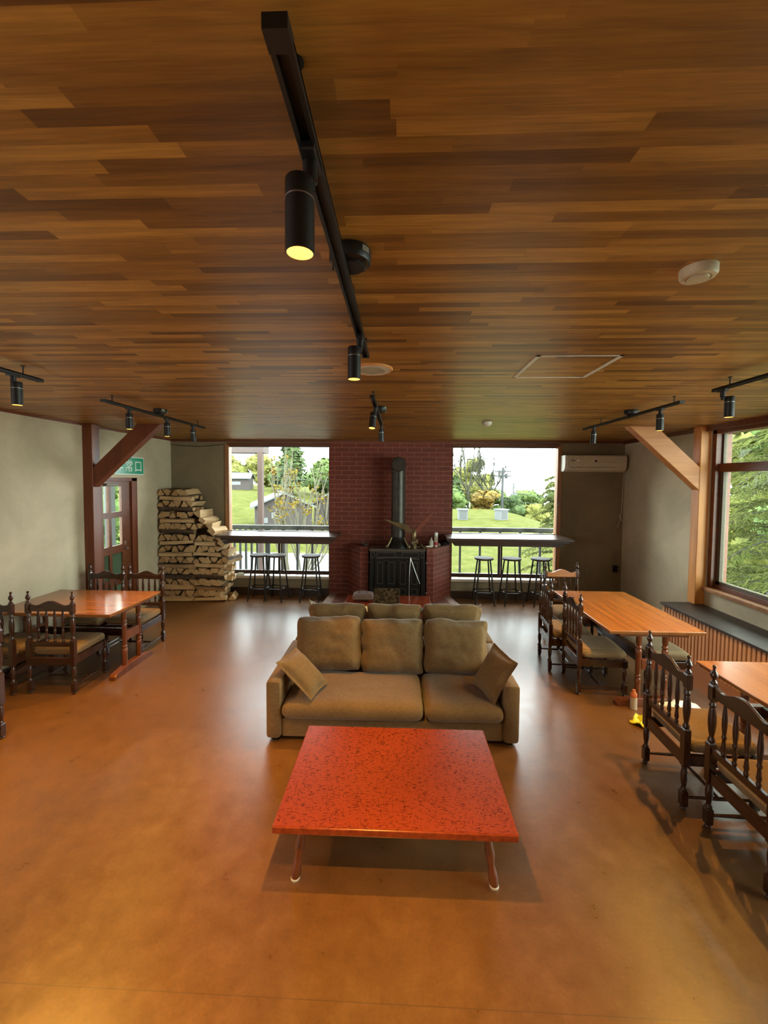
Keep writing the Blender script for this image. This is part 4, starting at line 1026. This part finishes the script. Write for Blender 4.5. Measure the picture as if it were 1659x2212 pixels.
# ------------------------------------------------------------------ firewood: every log an object
random.seed(11)
def log_mesh(L, kind, seed):
    rnd = random.Random(seed)
    n = 9; prof = []
    if kind == 'wedge':      # split face up to an apex, bark arc below
        hw = rnd.uniform(.052, .064); h = rnd.uniform(.082, .096)
        prof = [(rnd.uniform(-.012, .012), h)] + [(hw * math.cos(a), 0.020 - 0.020 * math.sin(-a) if False else 0.016 + 0.016 * math.sin(a) ) for a in [0, -0.5, -1.1, -PI / 2, -2.05, -2.64, -PI]]
        bark = set(range(1, 7))
    elif kind == 'half':
        hw = rnd.uniform(.050, .062); h = rnd.uniform(.055, .076)
        prof = [(hw * math.cos(a), h * math.sin(a) + 0.0) for a in [0, .5, 1.0, 1.57, 2.1, 2.65, PI]]
        bark = set(range(0, 6))
    else:                    # slab / quartered block
        hw = rnd.uniform(.048, .06); h = rnd.uniform(.055, .076)
        prof = [(-hw, 0), (hw * .9, 0.003), (hw, h * .75), (hw * .2, h), (-hw * .9, h * .85)]
        bark = {3} if rnd.random() < .6 else set()
    m = MB(); rings = 6; v = []; f = []
    ph = rnd.uniform(0, 9); bow = rnd.uniform(-.006, .006)
    for r in range(rings):
        t = r / (rings - 1); x = -L / 2 + L * t; s_ = 1 + 0.08 * math.sin(t * 5 + ph)
        for (a, b) in prof:
            jx = noise.noise(Vector((x * 9, a * 30, seed))) * .004
            v.append((x + (rnd.uniform(-.006, .006) if r in (0, rings - 1) else 0), a * s_ + jx + bow * math.sin(PI * t), b * s_ + jx + (bow * math.sin(PI * t))))
    P = len(prof); mi = []
    for r in range(rings - 1):
        for k in range(P):
            k2 = (k + 1) % P
            m2 = (r * P + k, r * P + k2, (r + 1) * P + k2, (r + 1) * P + k); f.append(m2); mi.append(1 if k in bark else 0)
    f.append(tuple(range(P - 1, -1, -1))); mi.append(2); f.append(tuple(range((rings - 1) * P, rings * P))); mi.append(2)
    for fc, i in zip(f, mi): pass
    m.v = v; m.f = [list(q) for q in f]; m.mi = mi; m.sm = [False] * len(f)
    return m
protos = {}
def log_obj(kind, L, var):
    key = (kind, round(L, 2), var)
    if key not in protos:
        o = log_mesh(L, kind, var * 7 + len(kind)).build('split_log', [M['logw'], M['logbark'], M['logend']]); protos[key] = o; return o
    o = protos[key].copy(); C.objects.link(o); return o
ORD = ['first', 'second', 'third', 'fourth', 'fifth', 'sixth', 'seventh', 'eighth', 'ninth', 'tenth', 'eleventh', 'twelfth', '13th', '14th', '15th', '16th', '17th', '18th', '19th', '20th', '21st', '22nd', '23rd', '24th']
GL = 'split firewood stacked against the left end of the back wall'
def prof_x(z):   # right edge of the lower pile at height z
    pts = [(0.0, -2.86), (0.10, -2.86), (0.62, -2.80), (0.66, -2.84), (0.95, -2.95), (1.10, -3.04), (1.24, -3.14), (1.36, -3.27), (1.42, -3.35), (9, -3.35)]
    for (z0, x0), (z1, x1) in zip(pts, pts[1:]):
        if z0 <= z <= z1: return x0 + (x1 - x0) * (z - z0) / (z1 - z0)
    return -3.35
z = 0.0; li = 0
XA0, XA1 = -3.925, -3.355
while z < 1.80:
    layer = ORD[li]
    if li % 2 == 0:     # logs lying along the wall
        h = 0.078
        segs = [(XA0 + random.uniform(0, .02), XA1 + random.uniform(-.015, .015), 'tall')]
        xr = prof_x(z + h)
        if xr - XA1 > 0.36: segs.append((XA1 + 0.02, min(xr, XA1 + 0.02 + 0.50), 'low'))
        for a, c, nm in segs:
            deps = [6.53] if nm == 'tall' and z < 1.2 else [6.53, 6.67, 6.81]
            for di, yy in enumerate(deps):
                o = log_obj(random.choice(['half', 'slab', 'slab', 'wedge']), max(.34, round((c - a) * 20) / 20), random.randrange(4))
                fl = random.random() < .4
                o.location = ((a + c) / 2 + random.uniform(-.012, .012), yy + random.uniform(-.012, .012), z + (0.0 if not fl else 0.072)); o.rotation_euler = (PI if fl else 0, random.uniform(-.05, .05), random.uniform(-.05, .05) + (PI if random.random() < .5 else 0))
                s_ = random.uniform(.92, 1.05); o.scale = (1, 1.05, s_)
                tag(o, 'lengthwise split log, %s of the %s layer from the floor in the %s pile' % (['front', 'middle', 'rear'][di], layer, nm), 'firewood log', GL)
    else:               # logs with their cut ends to the room
        h = 0.106
        xr = prof_x(z + h * .6); x = XA0 + 0.045; k = 0
        while x < max(xr, XA1) - 0.03:
            kd = random.choice(['wedge', 'wedge', 'wedge', 'half', 'slab'])
            o = log_obj(kd, 0.4, random.randrange(5)); fl = (k % 2 == 1)
            zt = h - 0.004
            o.location = (x + random.uniform(-.006, .006), 6.69 + random.uniform(-.02, .012), z + (zt if fl else 0.0))
            o.rotation_euler = (PI if fl else 0, 0, PI / 2 + random.uniform(-.05, .05)) if not fl else (PI, 0, PI / 2 + random.uniform(-.05, .05))
            o.scale = (1, random.uniform(.95, 1.1), {'wedge': random.uniform(1.02, 1.15), 'half': 1.35, 'slab': 1.35}[kd])
            tag(o, 'split log with cut end to the room, %s from the left in the %s layer' % (ORD[k], layer), 'firewood log', GL)
            x += random.uniform(.078, .112); k += 1
    z += h; li += 1
# logs resting on the falling slope of the low pile
slope = [(-3.285, 1.405, 'topmost'), (-3.20, 1.30, 'second from the top'), (-3.125, 1.215, 'third from the top'), (-3.06, 1.125, 'fourth from the top'), (-2.98, 1.02, 'fifth from the top'), (-2.935, 0.93, 'sixth from the top'), (-2.86, 0.78, 'lowest but one'), (-2.81, 0.655, 'lowest')]
for k, (x, zz, nm) in enumerate(slope):
    o = log_obj('slab' if k % 2 else 'wedge', 0.4, k % 5)
    o.location = (x + .02, 6.64, zz); o.rotation_euler = (0.65 + random.uniform(-.15, .15), 0.02, PI / 2 + random.uniform(-.25, .12)); o.scale = (1, 1.15, 1.25)
    tag(o, 'pale split log on the falling slope of the pile, %s' % nm, 'firewood log', GL)
o = log_obj('wedge', 0.3, 2); o.location = (-2.79, 6.72, 0.002); o.rotation_euler = (0, 0, PI / 2 + .2); tag(o, 'short split log on the floor at the right foot of the pile', 'firewood log', GL)
# ends of crosswise logs at the right flank of the lower pile
for k, (zz, n2) in enumerate([(0.50, 'upper'), (0.33, 'lower')]):
    for j in range(2):
        o = log_obj('wedge', 0.34, j + k); o.location = (-2.93, 6.60 + j * 0.1, zz); o.rotation_euler = (0, 0.05, 0.1); tag(o, 'short log end at the %s right flank of pile, %s one' % (n2, ['front', 'rear'][j]), 'firewood log', GL)

# ------------------------------------------------------------------ outside
def sstep(a, b, x):
    t = max(0, min(1, (x - a) / (b - a))); return t * t * (3 - 2 * t)
def gz(x, y):
    z = -1.75 + 0.95 * sstep(10, 40, y)
    z += 1.75 * sstep(-5, -17, x) * sstep(12, 36, y)
    z -= 2.6 * sstep(9, 19, x) * sstep(14, 38, y) + 5.0 * sstep(42, 55, y) * sstep(-6, 0, x)
    z += 0.08 * noise.noise(Vector((x * .3, y * .3, 0)))
    return z
m = MB(); nx, ny = 90, 80; v = []
for j in range(ny + 1):
    for i in range(nx + 1):
        x = -70 + 130 * i / nx; y = 7.2 + (100 - 7.2) * (j / ny) ** 1.7; v.append((x, y, gz(x, y)))
f = [(j * (nx + 1) + i, j * (nx + 1) + i + 1, (j + 1) * (nx + 1) + i + 1, (j + 1) * (nx + 1) + i) for j in range(ny) for i in range(nx)]
m.add(v, f, 0, True)
t = NT('lawn_grass'); vv = t.coord('Object', (1, 1, 1), False)
a_ = t.noise(vv, 1.4, 8, 0.75); b_ = t.noise(t.coord('Object', (1, 3, 1), False), 5, 5, 0.7)
t.col(t.ramp(t.math('ADD', t.math('MULTIPLY', a_, .5), t.math('MULTIPLY', b_, .5)), [(0.36, (0.0346, 0.0467, 0.0086)), (0.5, (0.0726, 0.0795, 0.0156)), (0.62, (0.1071, 0.1037, 0.0346))])); t.set(Roughness=0.95, Specular_IOR_Level=0.05); t.bump(b_, 0.6, 0.1)
o = m.build('lawn', t.mat); tag(o, kind='structure')
m = MB(); v = []
for j in range(21):
    y = 9.2 + j * 0.5
    for x in (-9.5, -5.0, 0.5, 2.2 - 0.02 * j * j): v.append((x, y, gz(x, y) + 0.03))
f = [(j * 4 + i, j * 4 + i + 1, j * 4 + i + 5, j * 4 + i + 4) for j in range(20) for i in range(3)]
m.add(v, f, 0, True); pv = plain('pale_pavement', (0.117, 0.117, 0.110), 0.9, 0, .2, 2); tag(m.build('footpath', pv), kind='structure')
tag(MB().box(-7, 9, D + 0.13, 8.15, -0.35, -0.22).build('balcony_deck', plain('deck_grey', (0.030, 0.028, 0.027), 0.8)), kind='structure')
rail_m = plain('railing_dark_paint', (0.025, 0.027, 0.027), 0.6); rail_l = plain('railing_cap_weathered', (0.054, 0.059, 0.050), 0.7, 0, .6, 5)
def railing(x0, x1, xs, label):
    e = empty('balcony_railing', ((x0 + x1) / 2, 8.0, -0.22), 0, label, 'railing', 'balcony railings')
    cx = (x0 + x1) / 2
    MB().box(x0 - cx, x1 - cx, -0.05, 0.05, 1.24, 1.32, bv=0.006).build('top_rail', rail_l, e)
    MB().box(x0 - cx, x1 - cx, -0.02, 0.02, 0.05, 0.10).build('bottom_rail', rail_m, e)
    for x, w_ in xs: MB().box(x - cx - w_ / 2, x - cx + w_ / 2, -0.02, 0.02, 0.10, 1.24).build('baluster', rail_m, e)
railing(-3.9, -0.6, [(-3.75 + k * .115, .035) for k in range(9)] + [(-2.62, .09), (-2.3, .05), (-2.02, .04), (-1.72, .04), (-1.33, .05), (-0.95, .04)], 'weathered balcony railing outside the left back window')
railing(0.2, 4.3, [(0.81 + k * .387, .038) for k in range(9)], 'weathered balcony railing outside the right back window')
for k, x in enumerate((1.62, 1.78)):
    yy = 11.0; tag(MB().tube([(0, 0, 0), (0.01, 0, 0.95)], 0.022, 8).build('garden_stake', M['slat'], None, (x + (0.25 if k else 0), yy + k * 0.3, gz(x, yy))), '%s orange-brown garden stake on the lawn edge below the right window' % ('left' if k == 0 else 'right'), 'stake')
brown = wood('outdoor_brown_post', (0.05, 0.03, 0.022), (0.09, 0.055, 0.042), 'z', 0.8, 8)
e = empty('porch_post', (-3.1, 9.0, gz(-3.1, 9)), 0, 'brown wooden porch post with pinkish fascia board outside the left back window', 'porch post')
gzp = gz(-3.1, 9)
MB().box(-0.055, 0.055, -0.055, 0.055, 0, 2.62 - gzp).build('upright', brown, e)
MB().prism([(-2.9, 2.60), (0.08, 2.60), (0.08, 3.3), (-2.9, 3.3)], -0.05, 0.35, 'y').build('fascia_board', plain('fascia_pink_brown', (0.079, 0.057, 0.051), 0.8), e).location = (0, 0, -gzp)

def leaf_cloud(mb, c, r, n, size, rnd, flat=1.0, droop=0.0, shell=0.55):
    for _ in range(n):
        while True:
            d = Vector((rnd.uniform(-1, 1), rnd.uniform(-1, 1), rnd.uniform(-1, 1)))
            if shell ** 1 < d.length <= 1: break
        p = Vector((c[0] + d.x * r[0], c[1] + d.y * r[1], c[2] + d.z * r[2]))
        s_ = size * rnd.uniform(.6, 1.3)
        u = Vector((rnd.uniform(-1, 1), rnd.uniform(-1, 1), rnd.uniform(-.6, .6))).normalized(); w_ = u.cross(d + Vector((0, 0, .3))).normalized()
        mb.add([p - u * s_, p - w_ * s_ * .55, p + u * s_, p + w_ * s_ * .55], [(0, 1, 2, 3)])
leafs = [leaf_mat('leaf_green', (0.0363, 0.0617, 0.0164), (0.0798, 0.1161, 0.0328), (0.1380, 0.1741, 0.0580), .5),
         leaf_mat('leaf_yellow_green', (0.0872, 0.0981, 0.0218), (0.1525, 0.1525, 0.0399), (0.2178, 0.1995, 0.0727), .5),
         leaf_mat('leaf_orange', (0.1088, 0.0653, 0.0145), (0.1888, 0.1235, 0.0290), (0.2394, 0.1888, 0.0727), .5),
         leaf_mat('leaf_dark_conifer', (0.0254, 0.0435, 0.0164), (0.0544, 0.0798, 0.0290), (0.1016, 0.1306, 0.0508), .5)]
bark = plain('tree_bark', (0.030, 0.025, 0.019), 0.9, 0, .3, 10)
def tree(x, y, h, w_, mat, label, seed, n=900, conifer=False, size=0.35):
    rnd = random.Random(seed); g = gz(x, y)
    e = empty('tree', (x, y, g), 0, label, 'tree', 'trees beyond the lawn')
    MB().tube([(0, 0, -.2), (.05, 0, h * .5), (0, 0, h * .9)], [h * .03, h * .02, h * .006], 8).build('trunk', bark, e)
    m = MB()
    if conifer:
        for k in range(10):
            t_ = k / 9; zz = h * (.18 + .80 * t_); rr = w_ * (1 - t_) ** .8 * .5 + .15
            leaf_cloud(m, (0, 0, zz), (rr, rr, h * .07), int(n / 10 * (1.3 - t_)), size, rnd, shell=.2)
            m.lathe([(rr * .8, zz - h * .05), (rr * .1, zz + h * .12)], 9, smooth=False)
    else:
        for k in range(14):
            a = rnd.uniform(0, 2 * PI); rr = w_ * .5 * rnd.uniform(0, .60); zz = h * rnd.uniform(.14, .80)
            q = w_ * .5 * rnd.uniform(.35, .55)
            leaf_cloud(m, (rr * math.cos(a), rr * math.sin(a), zz), (q, q, q * .8), n // 14, size, rnd)
            bc = bmesh.new(); bmesh.ops.create_icosphere(bc, subdivisions=2, radius=q * .86)
            for vv_ in bc.verts: vv_.co = Vector((vv_.co.x, vv_.co.y, vv_.co.z * .8)) * (1 + .25 * noise.noise(vv_.co * 1.7)) + Vector((rr * math.cos(a), rr * math.sin(a), zz))
            m.bm(bc, 0, False)
    m.build('foliage', mat, e, fix=False)
    return e
rt_ = [(8.0, 54, 12.4, 6.2, 1, 0, 'tall yellow-green tree at the left of the right back window'), (10.9, 56, 11.0, 5.8, 1, 0, 'yellow-green rounded tree behind the middle of the lawn'),
       (13.4, 55, 8.8, 5.2, 0, 0, 'green tree behind the pole in the right back window'), (6.5, 48, 5.5, 4.0, 3, 1, 'dark green conifer behind the left white box'),
       (10.0, 48, 4.8, 3.4, 2, 0, 'low orange tree between the two white boxes'), (16.0, 58, 9.4, 5.5, 3, 0, 'dark green tree right of the power pole'),
       (19.5, 60, 10.4, 6.0, 0, 0, 'mid green tree farther right along the lawn'), (23.5, 60, 10.6, 6.5, 3, 0, 'dark green tree at the right edge of the tree line'), (17.5, 52, 6.6, 4.5, 1, 0, 'low yellowish tree in front of the dark trees at right'),
       (21.0, 54, 6.4, 6.0, 3, 0, 'low dark green tree at the right foot of the lawn'), (15.2, 50, 5.2, 4.6, 0, 0, 'low green tree just right of the middle white box'), (24.0, 52, 7.0, 6.0, 1, 0, 'low yellow-green tree at the far right foot of the lawn'),
       (27.5, 62, 10.0, 6.5, 0, 0, 'green tree last on the right of the tree line')]
for k, (x, y, h, w_, mi, cf, lb) in enumerate(rt_): tree(x, y, h, w_, leafs[mi], lb, 30 + k, 1300, bool(cf), .34)
lt_ = [(-25.5, 60, 4.9, 6.5, 1, 0, 'yellow-green tree above the far house at left'), (-20.5, 60, 4.8, 6.5, 1, 0, 'yellow-green tree behind the porch post'), (-16.6, 58, 4.2, 4.6, 0, 0, 'green tree left of the tall conifer'),
       (-12.3, 46, 7.6, 4.4, 3, 1, 'tall pointed conifer in the middle of the left back window'), (-10.0, 52, 5.2, 5.2, 0, 0, 'green tree right of the tall conifer'), (-14.5, 50, 3.6, 3.2, 2, 0, 'orange bush-like tree left below the conifer'), (-7.6, 50, 5.4, 5.0, 3, 0, 'dark green tree hidden behind the brick wall edge')]
for k, (x, y, h, w_, mi, cf, lb) in enumerate(lt_): tree(x, y, h, w_, leafs[mi], lb, 60 + k, 1300, bool(cf), .34)

def branchy(mb, p, d, L, r, depth, rnd, ends, up=0.25, spread=.5):
    q = [p]; dd = d.copy(); cur = p.copy(); n = 5
    for i in range(n):
        dd = (dd + Vector((rnd.uniform(-.12, .12), rnd.uniform(-.12, .12), rnd.uniform(-.05, .12)))).normalized(); cur = cur + dd * L / n; q.append(cur.copy())
    mb.tube(q, [r * (1 - .55 * i / n) for i in range(n + 1)], 6)
    ends.append((cur, dd))
    if depth > 0:
        for k in range(rnd.choice([3, 4])):
            t_ = rnd.uniform(.3, 1); b0 = q[min(n, int(t_ * n))]
            nd = (dd + Vector((rnd.uniform(-1, 1) * spread, rnd.uniform(-1, 1) * spread, rnd.uniform(-.1, .5) + up))).normalized()
            branchy(mb, b0, nd, L * .70, r * .62, depth - 1, rnd, ends, up, spread)
for k, (x, y, h_, lb) in enumerate([(8.3, 50, 1.9, 'bare twiggy tree rising above the yellow-green trees at the left of the right window'), (11.2, 51, 1.5, 'bare twiggy tree above the tree line just left of the power pole')]):
    rnd = random.Random(70 + k); e = empty('bare_tree', (x, y, gz(x, y)), 0, lb, 'tree'); m = MB(); ends = []
    m.tube([(0, 0, 0), (0.1, 0, 5.6)], [.2, .12], 7)
    for q in range(4): branchy(m, Vector((.1, 0, 4.6 + .25 * q)), Vector((-.7 + .45 * q, 0, 1)).normalized(), 1.9 * h_, .10, 3, rnd, ends, .3, .6)
    m.build('branches', plain('twig_grey_green', (0.035, 0.036, 0.02), 0.9), e)
for k, (x, y, h_, w_, mi, lb) in enumerate([(6.2, 45, 2.8, 3.4, 0, 'low green bush right of the left white box'), (12.6, 46, 3.4, 3.6, 3, 'low dark bush between the two power poles'), (15.3, 46, 3.6, 4.0, 1, 'low yellow-green bush right of the pale pole'), (18.4, 47, 4.4, 4.4, 0, 'low green bush on the falling side of the lawn'), (21.8, 47, 4.8, 4.6, 3, 'low dark bush at the right edge of the lawn')]):
    tree(x, y, h_, w_, leafs[mi], lb, 120 + k, 700, False, .26)
rnd = random.Random(5)
e = empty('bare_tree', (-3.45, 13.0, gz(-3.4, 13)), 0, 'nearly bare young tree with a few orange leaves in front of the left back window', 'tree')
m = MB(); ends = []
for k in range(5):
    branchy(m, Vector((0.05 * k, 0, 0)), Vector((-.42 + .22 * k, rnd.uniform(-.2, .2), 1)).normalized(), 2.7, .055, 2, rnd, ends)
m.build('branches', plain('pale_bark', (0.12, 0.11, 0.07), 0.9, 0, .25, 20), e)
m = MB()
for (p, d) in ends:
    if rnd.random() < .55 and p.z > 0.8:
        for _ in range(2): leaf_cloud(m, p, (.2, .2, .18), 7, .055, rnd, shell=0)
m.build('autumn_leaves', leaf_mat('leaf_bright_orange', (0.0950, 0.0518, 0.0035), (0.1296, 0.0864, 0.0052), (0.1382, 0.1140, 0.0138), 3), e, fix=False)
e = empty('shrub', (-1.95, 12.0, gz(-2, 12)), 0, 'bright yellow-green leafy shrub at the right edge of the left back window', 'shrub')
m = MB(); ends = []; branchy(m, Vector((0, 0, 0)), Vector((0.05, 0, 1)), 2.2, .03, 2, rnd, ends, .3, .4); m.build('stem', bark, e)
m = MB(); leaf_cloud(m, (0, 0, 2.9), (0.0622, 0.0622, 0.1642), 520, .055, rnd, shell=.1); leaf_cloud(m, (-.35, 0, 2.3), (0.0864, 0.0518, 0.0518), 160, .055, rnd, shell=.1); m.build('foliage', leaf_mat('leaf_vivid_yellow_green', (0.0346, 0.0588, 0.0035), (0.0726, 0.0950, 0.0052), (0.1244, 0.1140, 0.0104), 2), e, fix=False)

hw_ = plain('house_brown_siding', (0.049, 0.040, 0.036), 0.85, 0, .15, 3); hr_ = plain('house_light_roof', (0.117, 0.125, 0.132), 0.5, 0, .05, 2); hwin = plain('house_window_white', (0.132, 0.138, 0.142), 0.4)
def house(x, y, w_, d_, hwall, hroof, label, wins, gable='x', rz=0, z0=None):
    g = gz(x, y) - .3 if z0 is None else z0
    e = empty('house', (x, y, g), rz, label, 'house', 'brown houses beyond the lawn')
    if gable == 'y':
        MB().prism([(-w_ / 2, 0), (w_ / 2, 0), (w_ / 2, hwall), (0, hwall + hroof), (-w_ / 2, hwall)], -d_ / 2, d_ / 2, 'y').build('wall', hw_, e)
        for s_ in (-1, 1):
            m = MB(); m.prism([(0, hwall + hroof + .02), (s_ * (w_ / 2 + .25), hwall - .1 * hroof), (s_ * (w_ / 2 + .25), hwall + .1 - .1 * hroof), (0, hwall + hroof + .12)], -d_ / 2 - .25, d_ / 2 + .2, 'y'); m.build('roof', hr_, e)
    else:
        MB().prism([(-d_ / 2, 0), (d_ / 2, 0), (d_ / 2, hwall), (0, hwall + hroof), (-d_ / 2, hwall)], -w_ / 2, w_ / 2, 'x').build('wall', hw_, e)
        for s_ in (-1, 1):
            m = MB(); m.prism([(0, hwall + hroof + .02), (s_ * (d_ / 2 + .25), hwall - .1 * hroof), (s_ * (d_ / 2 + .25), hwall + .1 - .1 * hroof), (0, hwall + hroof + .12)], -w_ / 2 - .2, w_ / 2 + .2, 'x'); m.build('roof', hr_, e)
    for (wx, wz, ww, wh) in wins: MB().box(wx - ww / 2, wx + ww / 2, -d_ / 2 - .04, -d_ / 2 + .02, wz, wz + wh).build('window', hwin, e)
house(-7.3, 25, 3.2, 4.0, 2.2, 0.75, 'brown gabled house with pale roof low in the left back window', [(-.3, 1.55, .8, .35), (-1.1, 1.3, .4, .3)], 'y', 0.35, -1.75)
house(-4.3, 29.5, 2.6, 3.4, 1.9, 0.8, 'brown gabled house partly hidden by orange leaves at right', [(.2, 1.0, .6, .5), (-.8, .6, .25, .6)], 'y', -0.2, -1.6)
house(-18.0, 44, 3.4, 3.0, 1.7, 0.5, 'far brown house on the grass slope at left', [(.4, 1.0, .9, .35)], 'x', 0.2, 0.45)
def white_box(x, y, label, rz=0):
    e = empty('utility_box', (x, y, gz(x, y) - .02), rz, label, 'utility box', 'white utility boxes on the lawn')
    MB().box(-.36, .36, -.36, .36, 0, .78).build('box_body', hwin, e); MB().box(-.43, .43, -.43, .43, .76, .84).build('box_lid', hr_, e)
    MB().box(-.27, .27, -.375, -.355, .08, .68).build('box_panel', plain('panel_grey', (0.085, 0.089, 0.087), .7), e)
white_box(4.95, 32, 'white square utility box at the left on the lawn crest'); white_box(7.95, 32, 'white utility box in the middle of the lawn crest', .5)
def pole(x, y, zt, label, arms=True):
    g = gz(x, y) - .3
    e = empty('power_pole', (x, y, g), 0, label, 'power pole', 'power poles beyond the lawn')
    MB().lathe([(.16, 0), (.12, zt - g)], 10).build('mast', pv if not arms else rail_m, e)
    if arms:
        for k, zz in enumerate((zt - .5, zt - 1.0)): MB().box(-.9, .9, -.07, .07, zz - g, zz - g + .14).build('crossarm', rail_m, e)
        MB().lathe([(.16, 0), (.18, .05), (.18, .5), (.15, .55)], 10, org=(.35, -.1, zt - g - 1.2)).build('transformer', rail_m, e)
    else: MB().box(-.3, .3, -.2, .2, zt - g - 1.6, zt - g - 1.2).build('transformer', hwin, e)
pole(11.25, 45, 3.55, 'tall power pole with crossarms above the middle white box'); pole(12.75, 46, 1.9, 'short pale power pole right of the white box', False)
for k, (a, b_, lb) in enumerate([((3, 20, 4.6), (16, 24, 2.9), 'upper'), ((3, 44, 2.6), (20, 46, -0.2), 'middle'), ((3, 44, 1.6), (20, 46, -1.0), 'lower'), ((-14, 20, 4.2), (-3, 22, 2.3), 'left window upper'), ((-14, 20, 3.4), (-3, 22, 1.9), 'left window lower')]):
    pts = [Vector(a).lerp(Vector(b_), t_ / 10) - Vector((0, 0, .25 * math.sin(PI * t_ / 10))) for t_ in range(11)]
    tag(MB().tube(pts, .012 if a[1] < 30 else .03, 5).build('overhead_wire', rail_m), 'thin dark overhead wire outside, the %s one' % lb, 'wire', 'overhead wires')

# conifers close outside the windows: long drooping needle sprays
def larch(x, y, z0, h, spread, label, seed, nb=26, rz=0, needle=.16):
    rnd = random.Random(seed)
    e = empty('larch_tree', (x, y, z0), 0, label, 'conifer')
    MB().tube([(0, 0, 0), (.03, 0, h * .5), (0, .02, h)], [.10, .07, .015], 8).build('trunk', bark, e)
    br = MB(); nd = MB()
    for k in range(nb):
        t_ = (k + .5) / nb; zz = h * (.12 + .85 * t_); a = k * 2.399 + rnd.uniform(-.3, .3); L = spread * (1 - .72 * t_) * rnd.uniform(.8, 1.1)
        pts = []
        for i in range(9):
            s_ = i / 8; pts.append(Vector((math.cos(a) * L * s_, math.sin(a) * L * s_, zz + L * (.22 * s_ - .42 * s_ * s_))))
        br.tube(pts, [.018 * (1 - .8 * i / 8) + .003 for i in range(9)], 5)
        for i in range(1, 9):
            for sd in (-1, 1):
                d = (pts[i] - pts[i - 1]).normalized(); lat = d.cross(Vector((0, 0, 1))).normalized() * sd
                sub = (lat * .8 + d * .7 + Vector((0, 0, rnd.uniform(-.35, .05)))).normalized(); Ls = L * .30 * (1.1 - i / 10) * rnd.uniform(.7, 1.2)
                p0 = pts[i]; p1 = p0 + sub * Ls
                br.tube([p0, p1], [.005, .002], 4, cap=False)
                nn = int(Ls / .05) + 3
                for q in range(nn):
                    p = p0.lerp(p1, q / nn); sg2 = 1 if q % 2 else -1
                    side = sub.cross(Vector((0, 0, 1))).normalized() * sg2
                    dd = (sub * .9 + side * rnd.uniform(.3, .8) + Vector((0, 0, rnd.uniform(-.5, .35)))).normalized(); l_ = needle * rnd.uniform(.6, 1.3)
                    mid = p + dd * l_ * .5 + Vector((0, 0, .01))
                    nd.tube([p, mid, p + dd * l_ + Vector((0, 0, -.02))], [.007, .011, .003], 4, cap=False)
                    for _k in range(5):
                        o_ = Vector((rnd.uniform(-1, 1), rnd.uniform(-1, 1), rnd.uniform(-1, 1))).normalized(); pp = p.lerp(mid, rnd.random() * 1.6); w_ = dd.cross(o_).normalized() * .005
                        nd.add([pp - w_, pp + (o_ * .7 + dd * .6) * .035, pp + w_], [(0, 1, 2)])
    br.build('branches', bark, e)
    nd.build('needles', leaf_mat('needles_' + str(seed), (0.0380, 0.0518, 0.0104), (0.0760, 0.0864, 0.0207), (0.1071, 0.1071, 0.0346), 2.5), e, fix=False)
larch(6.7, 7.1, -2.2, 7.0, 2.3, 'bright green conifer close outside the large side window', 1, 64)
larch(9.0, 9.8, -2.2, 7.6, 2.8, 'second conifer behind the first outside the side window', 2, 64)
larch(4.75, 12.4, -1.8, 4.1, 1.35, 'drooping young conifer at the right edge of the right back window', 3, 44)
rnd = random.Random(9)
for k, (x, y, h, w_, lb) in enumerate([(13, 12, 9.5, 7, 'broad green tree far outside the side window, left'), (15, 17, 8.5, 7, 'broad green tree far outside the side window, right')]):
    tree(x, y, h, w_, leafs[k], lb, 90 + k, 2600, False, .28)
tree(-9.0, 9.0, 5.6, 4.0, leafs[1], 'yellow-green tree outside the glazed side door', 95, 1500, False, .16)
tree(-10.0, 12.5, 6.0, 4.5, leafs[0], 'green tree farther outside the glazed side door', 96, 1500, False, .18)
e = tag(MB().box(-.06, .06, -.06, .06, 0, 4.6).build('porch_post', rail_m, None, (-5.3, 7.25, -1.8)), 'dark porch post seen through the glazed side door', 'porch post')
tag(MB().box(-16, -4.2, 2.5, 40, -1.95, -1.85).build('side_lawn', t.mat if False else bpy.data.materials['lawn_grass']), kind='structure')
tag(MB().box(4.0, 30, -4, 8.0, -2.3, -2.2).build('side_lawn', bpy.data.materials['lawn_grass']), kind='structure')

tag(MB().tube([(XL + 0.02, D - 0.05, 2.60), (-3.7, D - 0.03, 2.575), (-3.4, D - 0.03, 2.565), (W1[0] - 0.05, D - 0.03, 2.60)], 0.004, 6).build('thin_cable', M['iron']), 'thin dark cable sagging along the top of the back wall left of the window', 'cable')
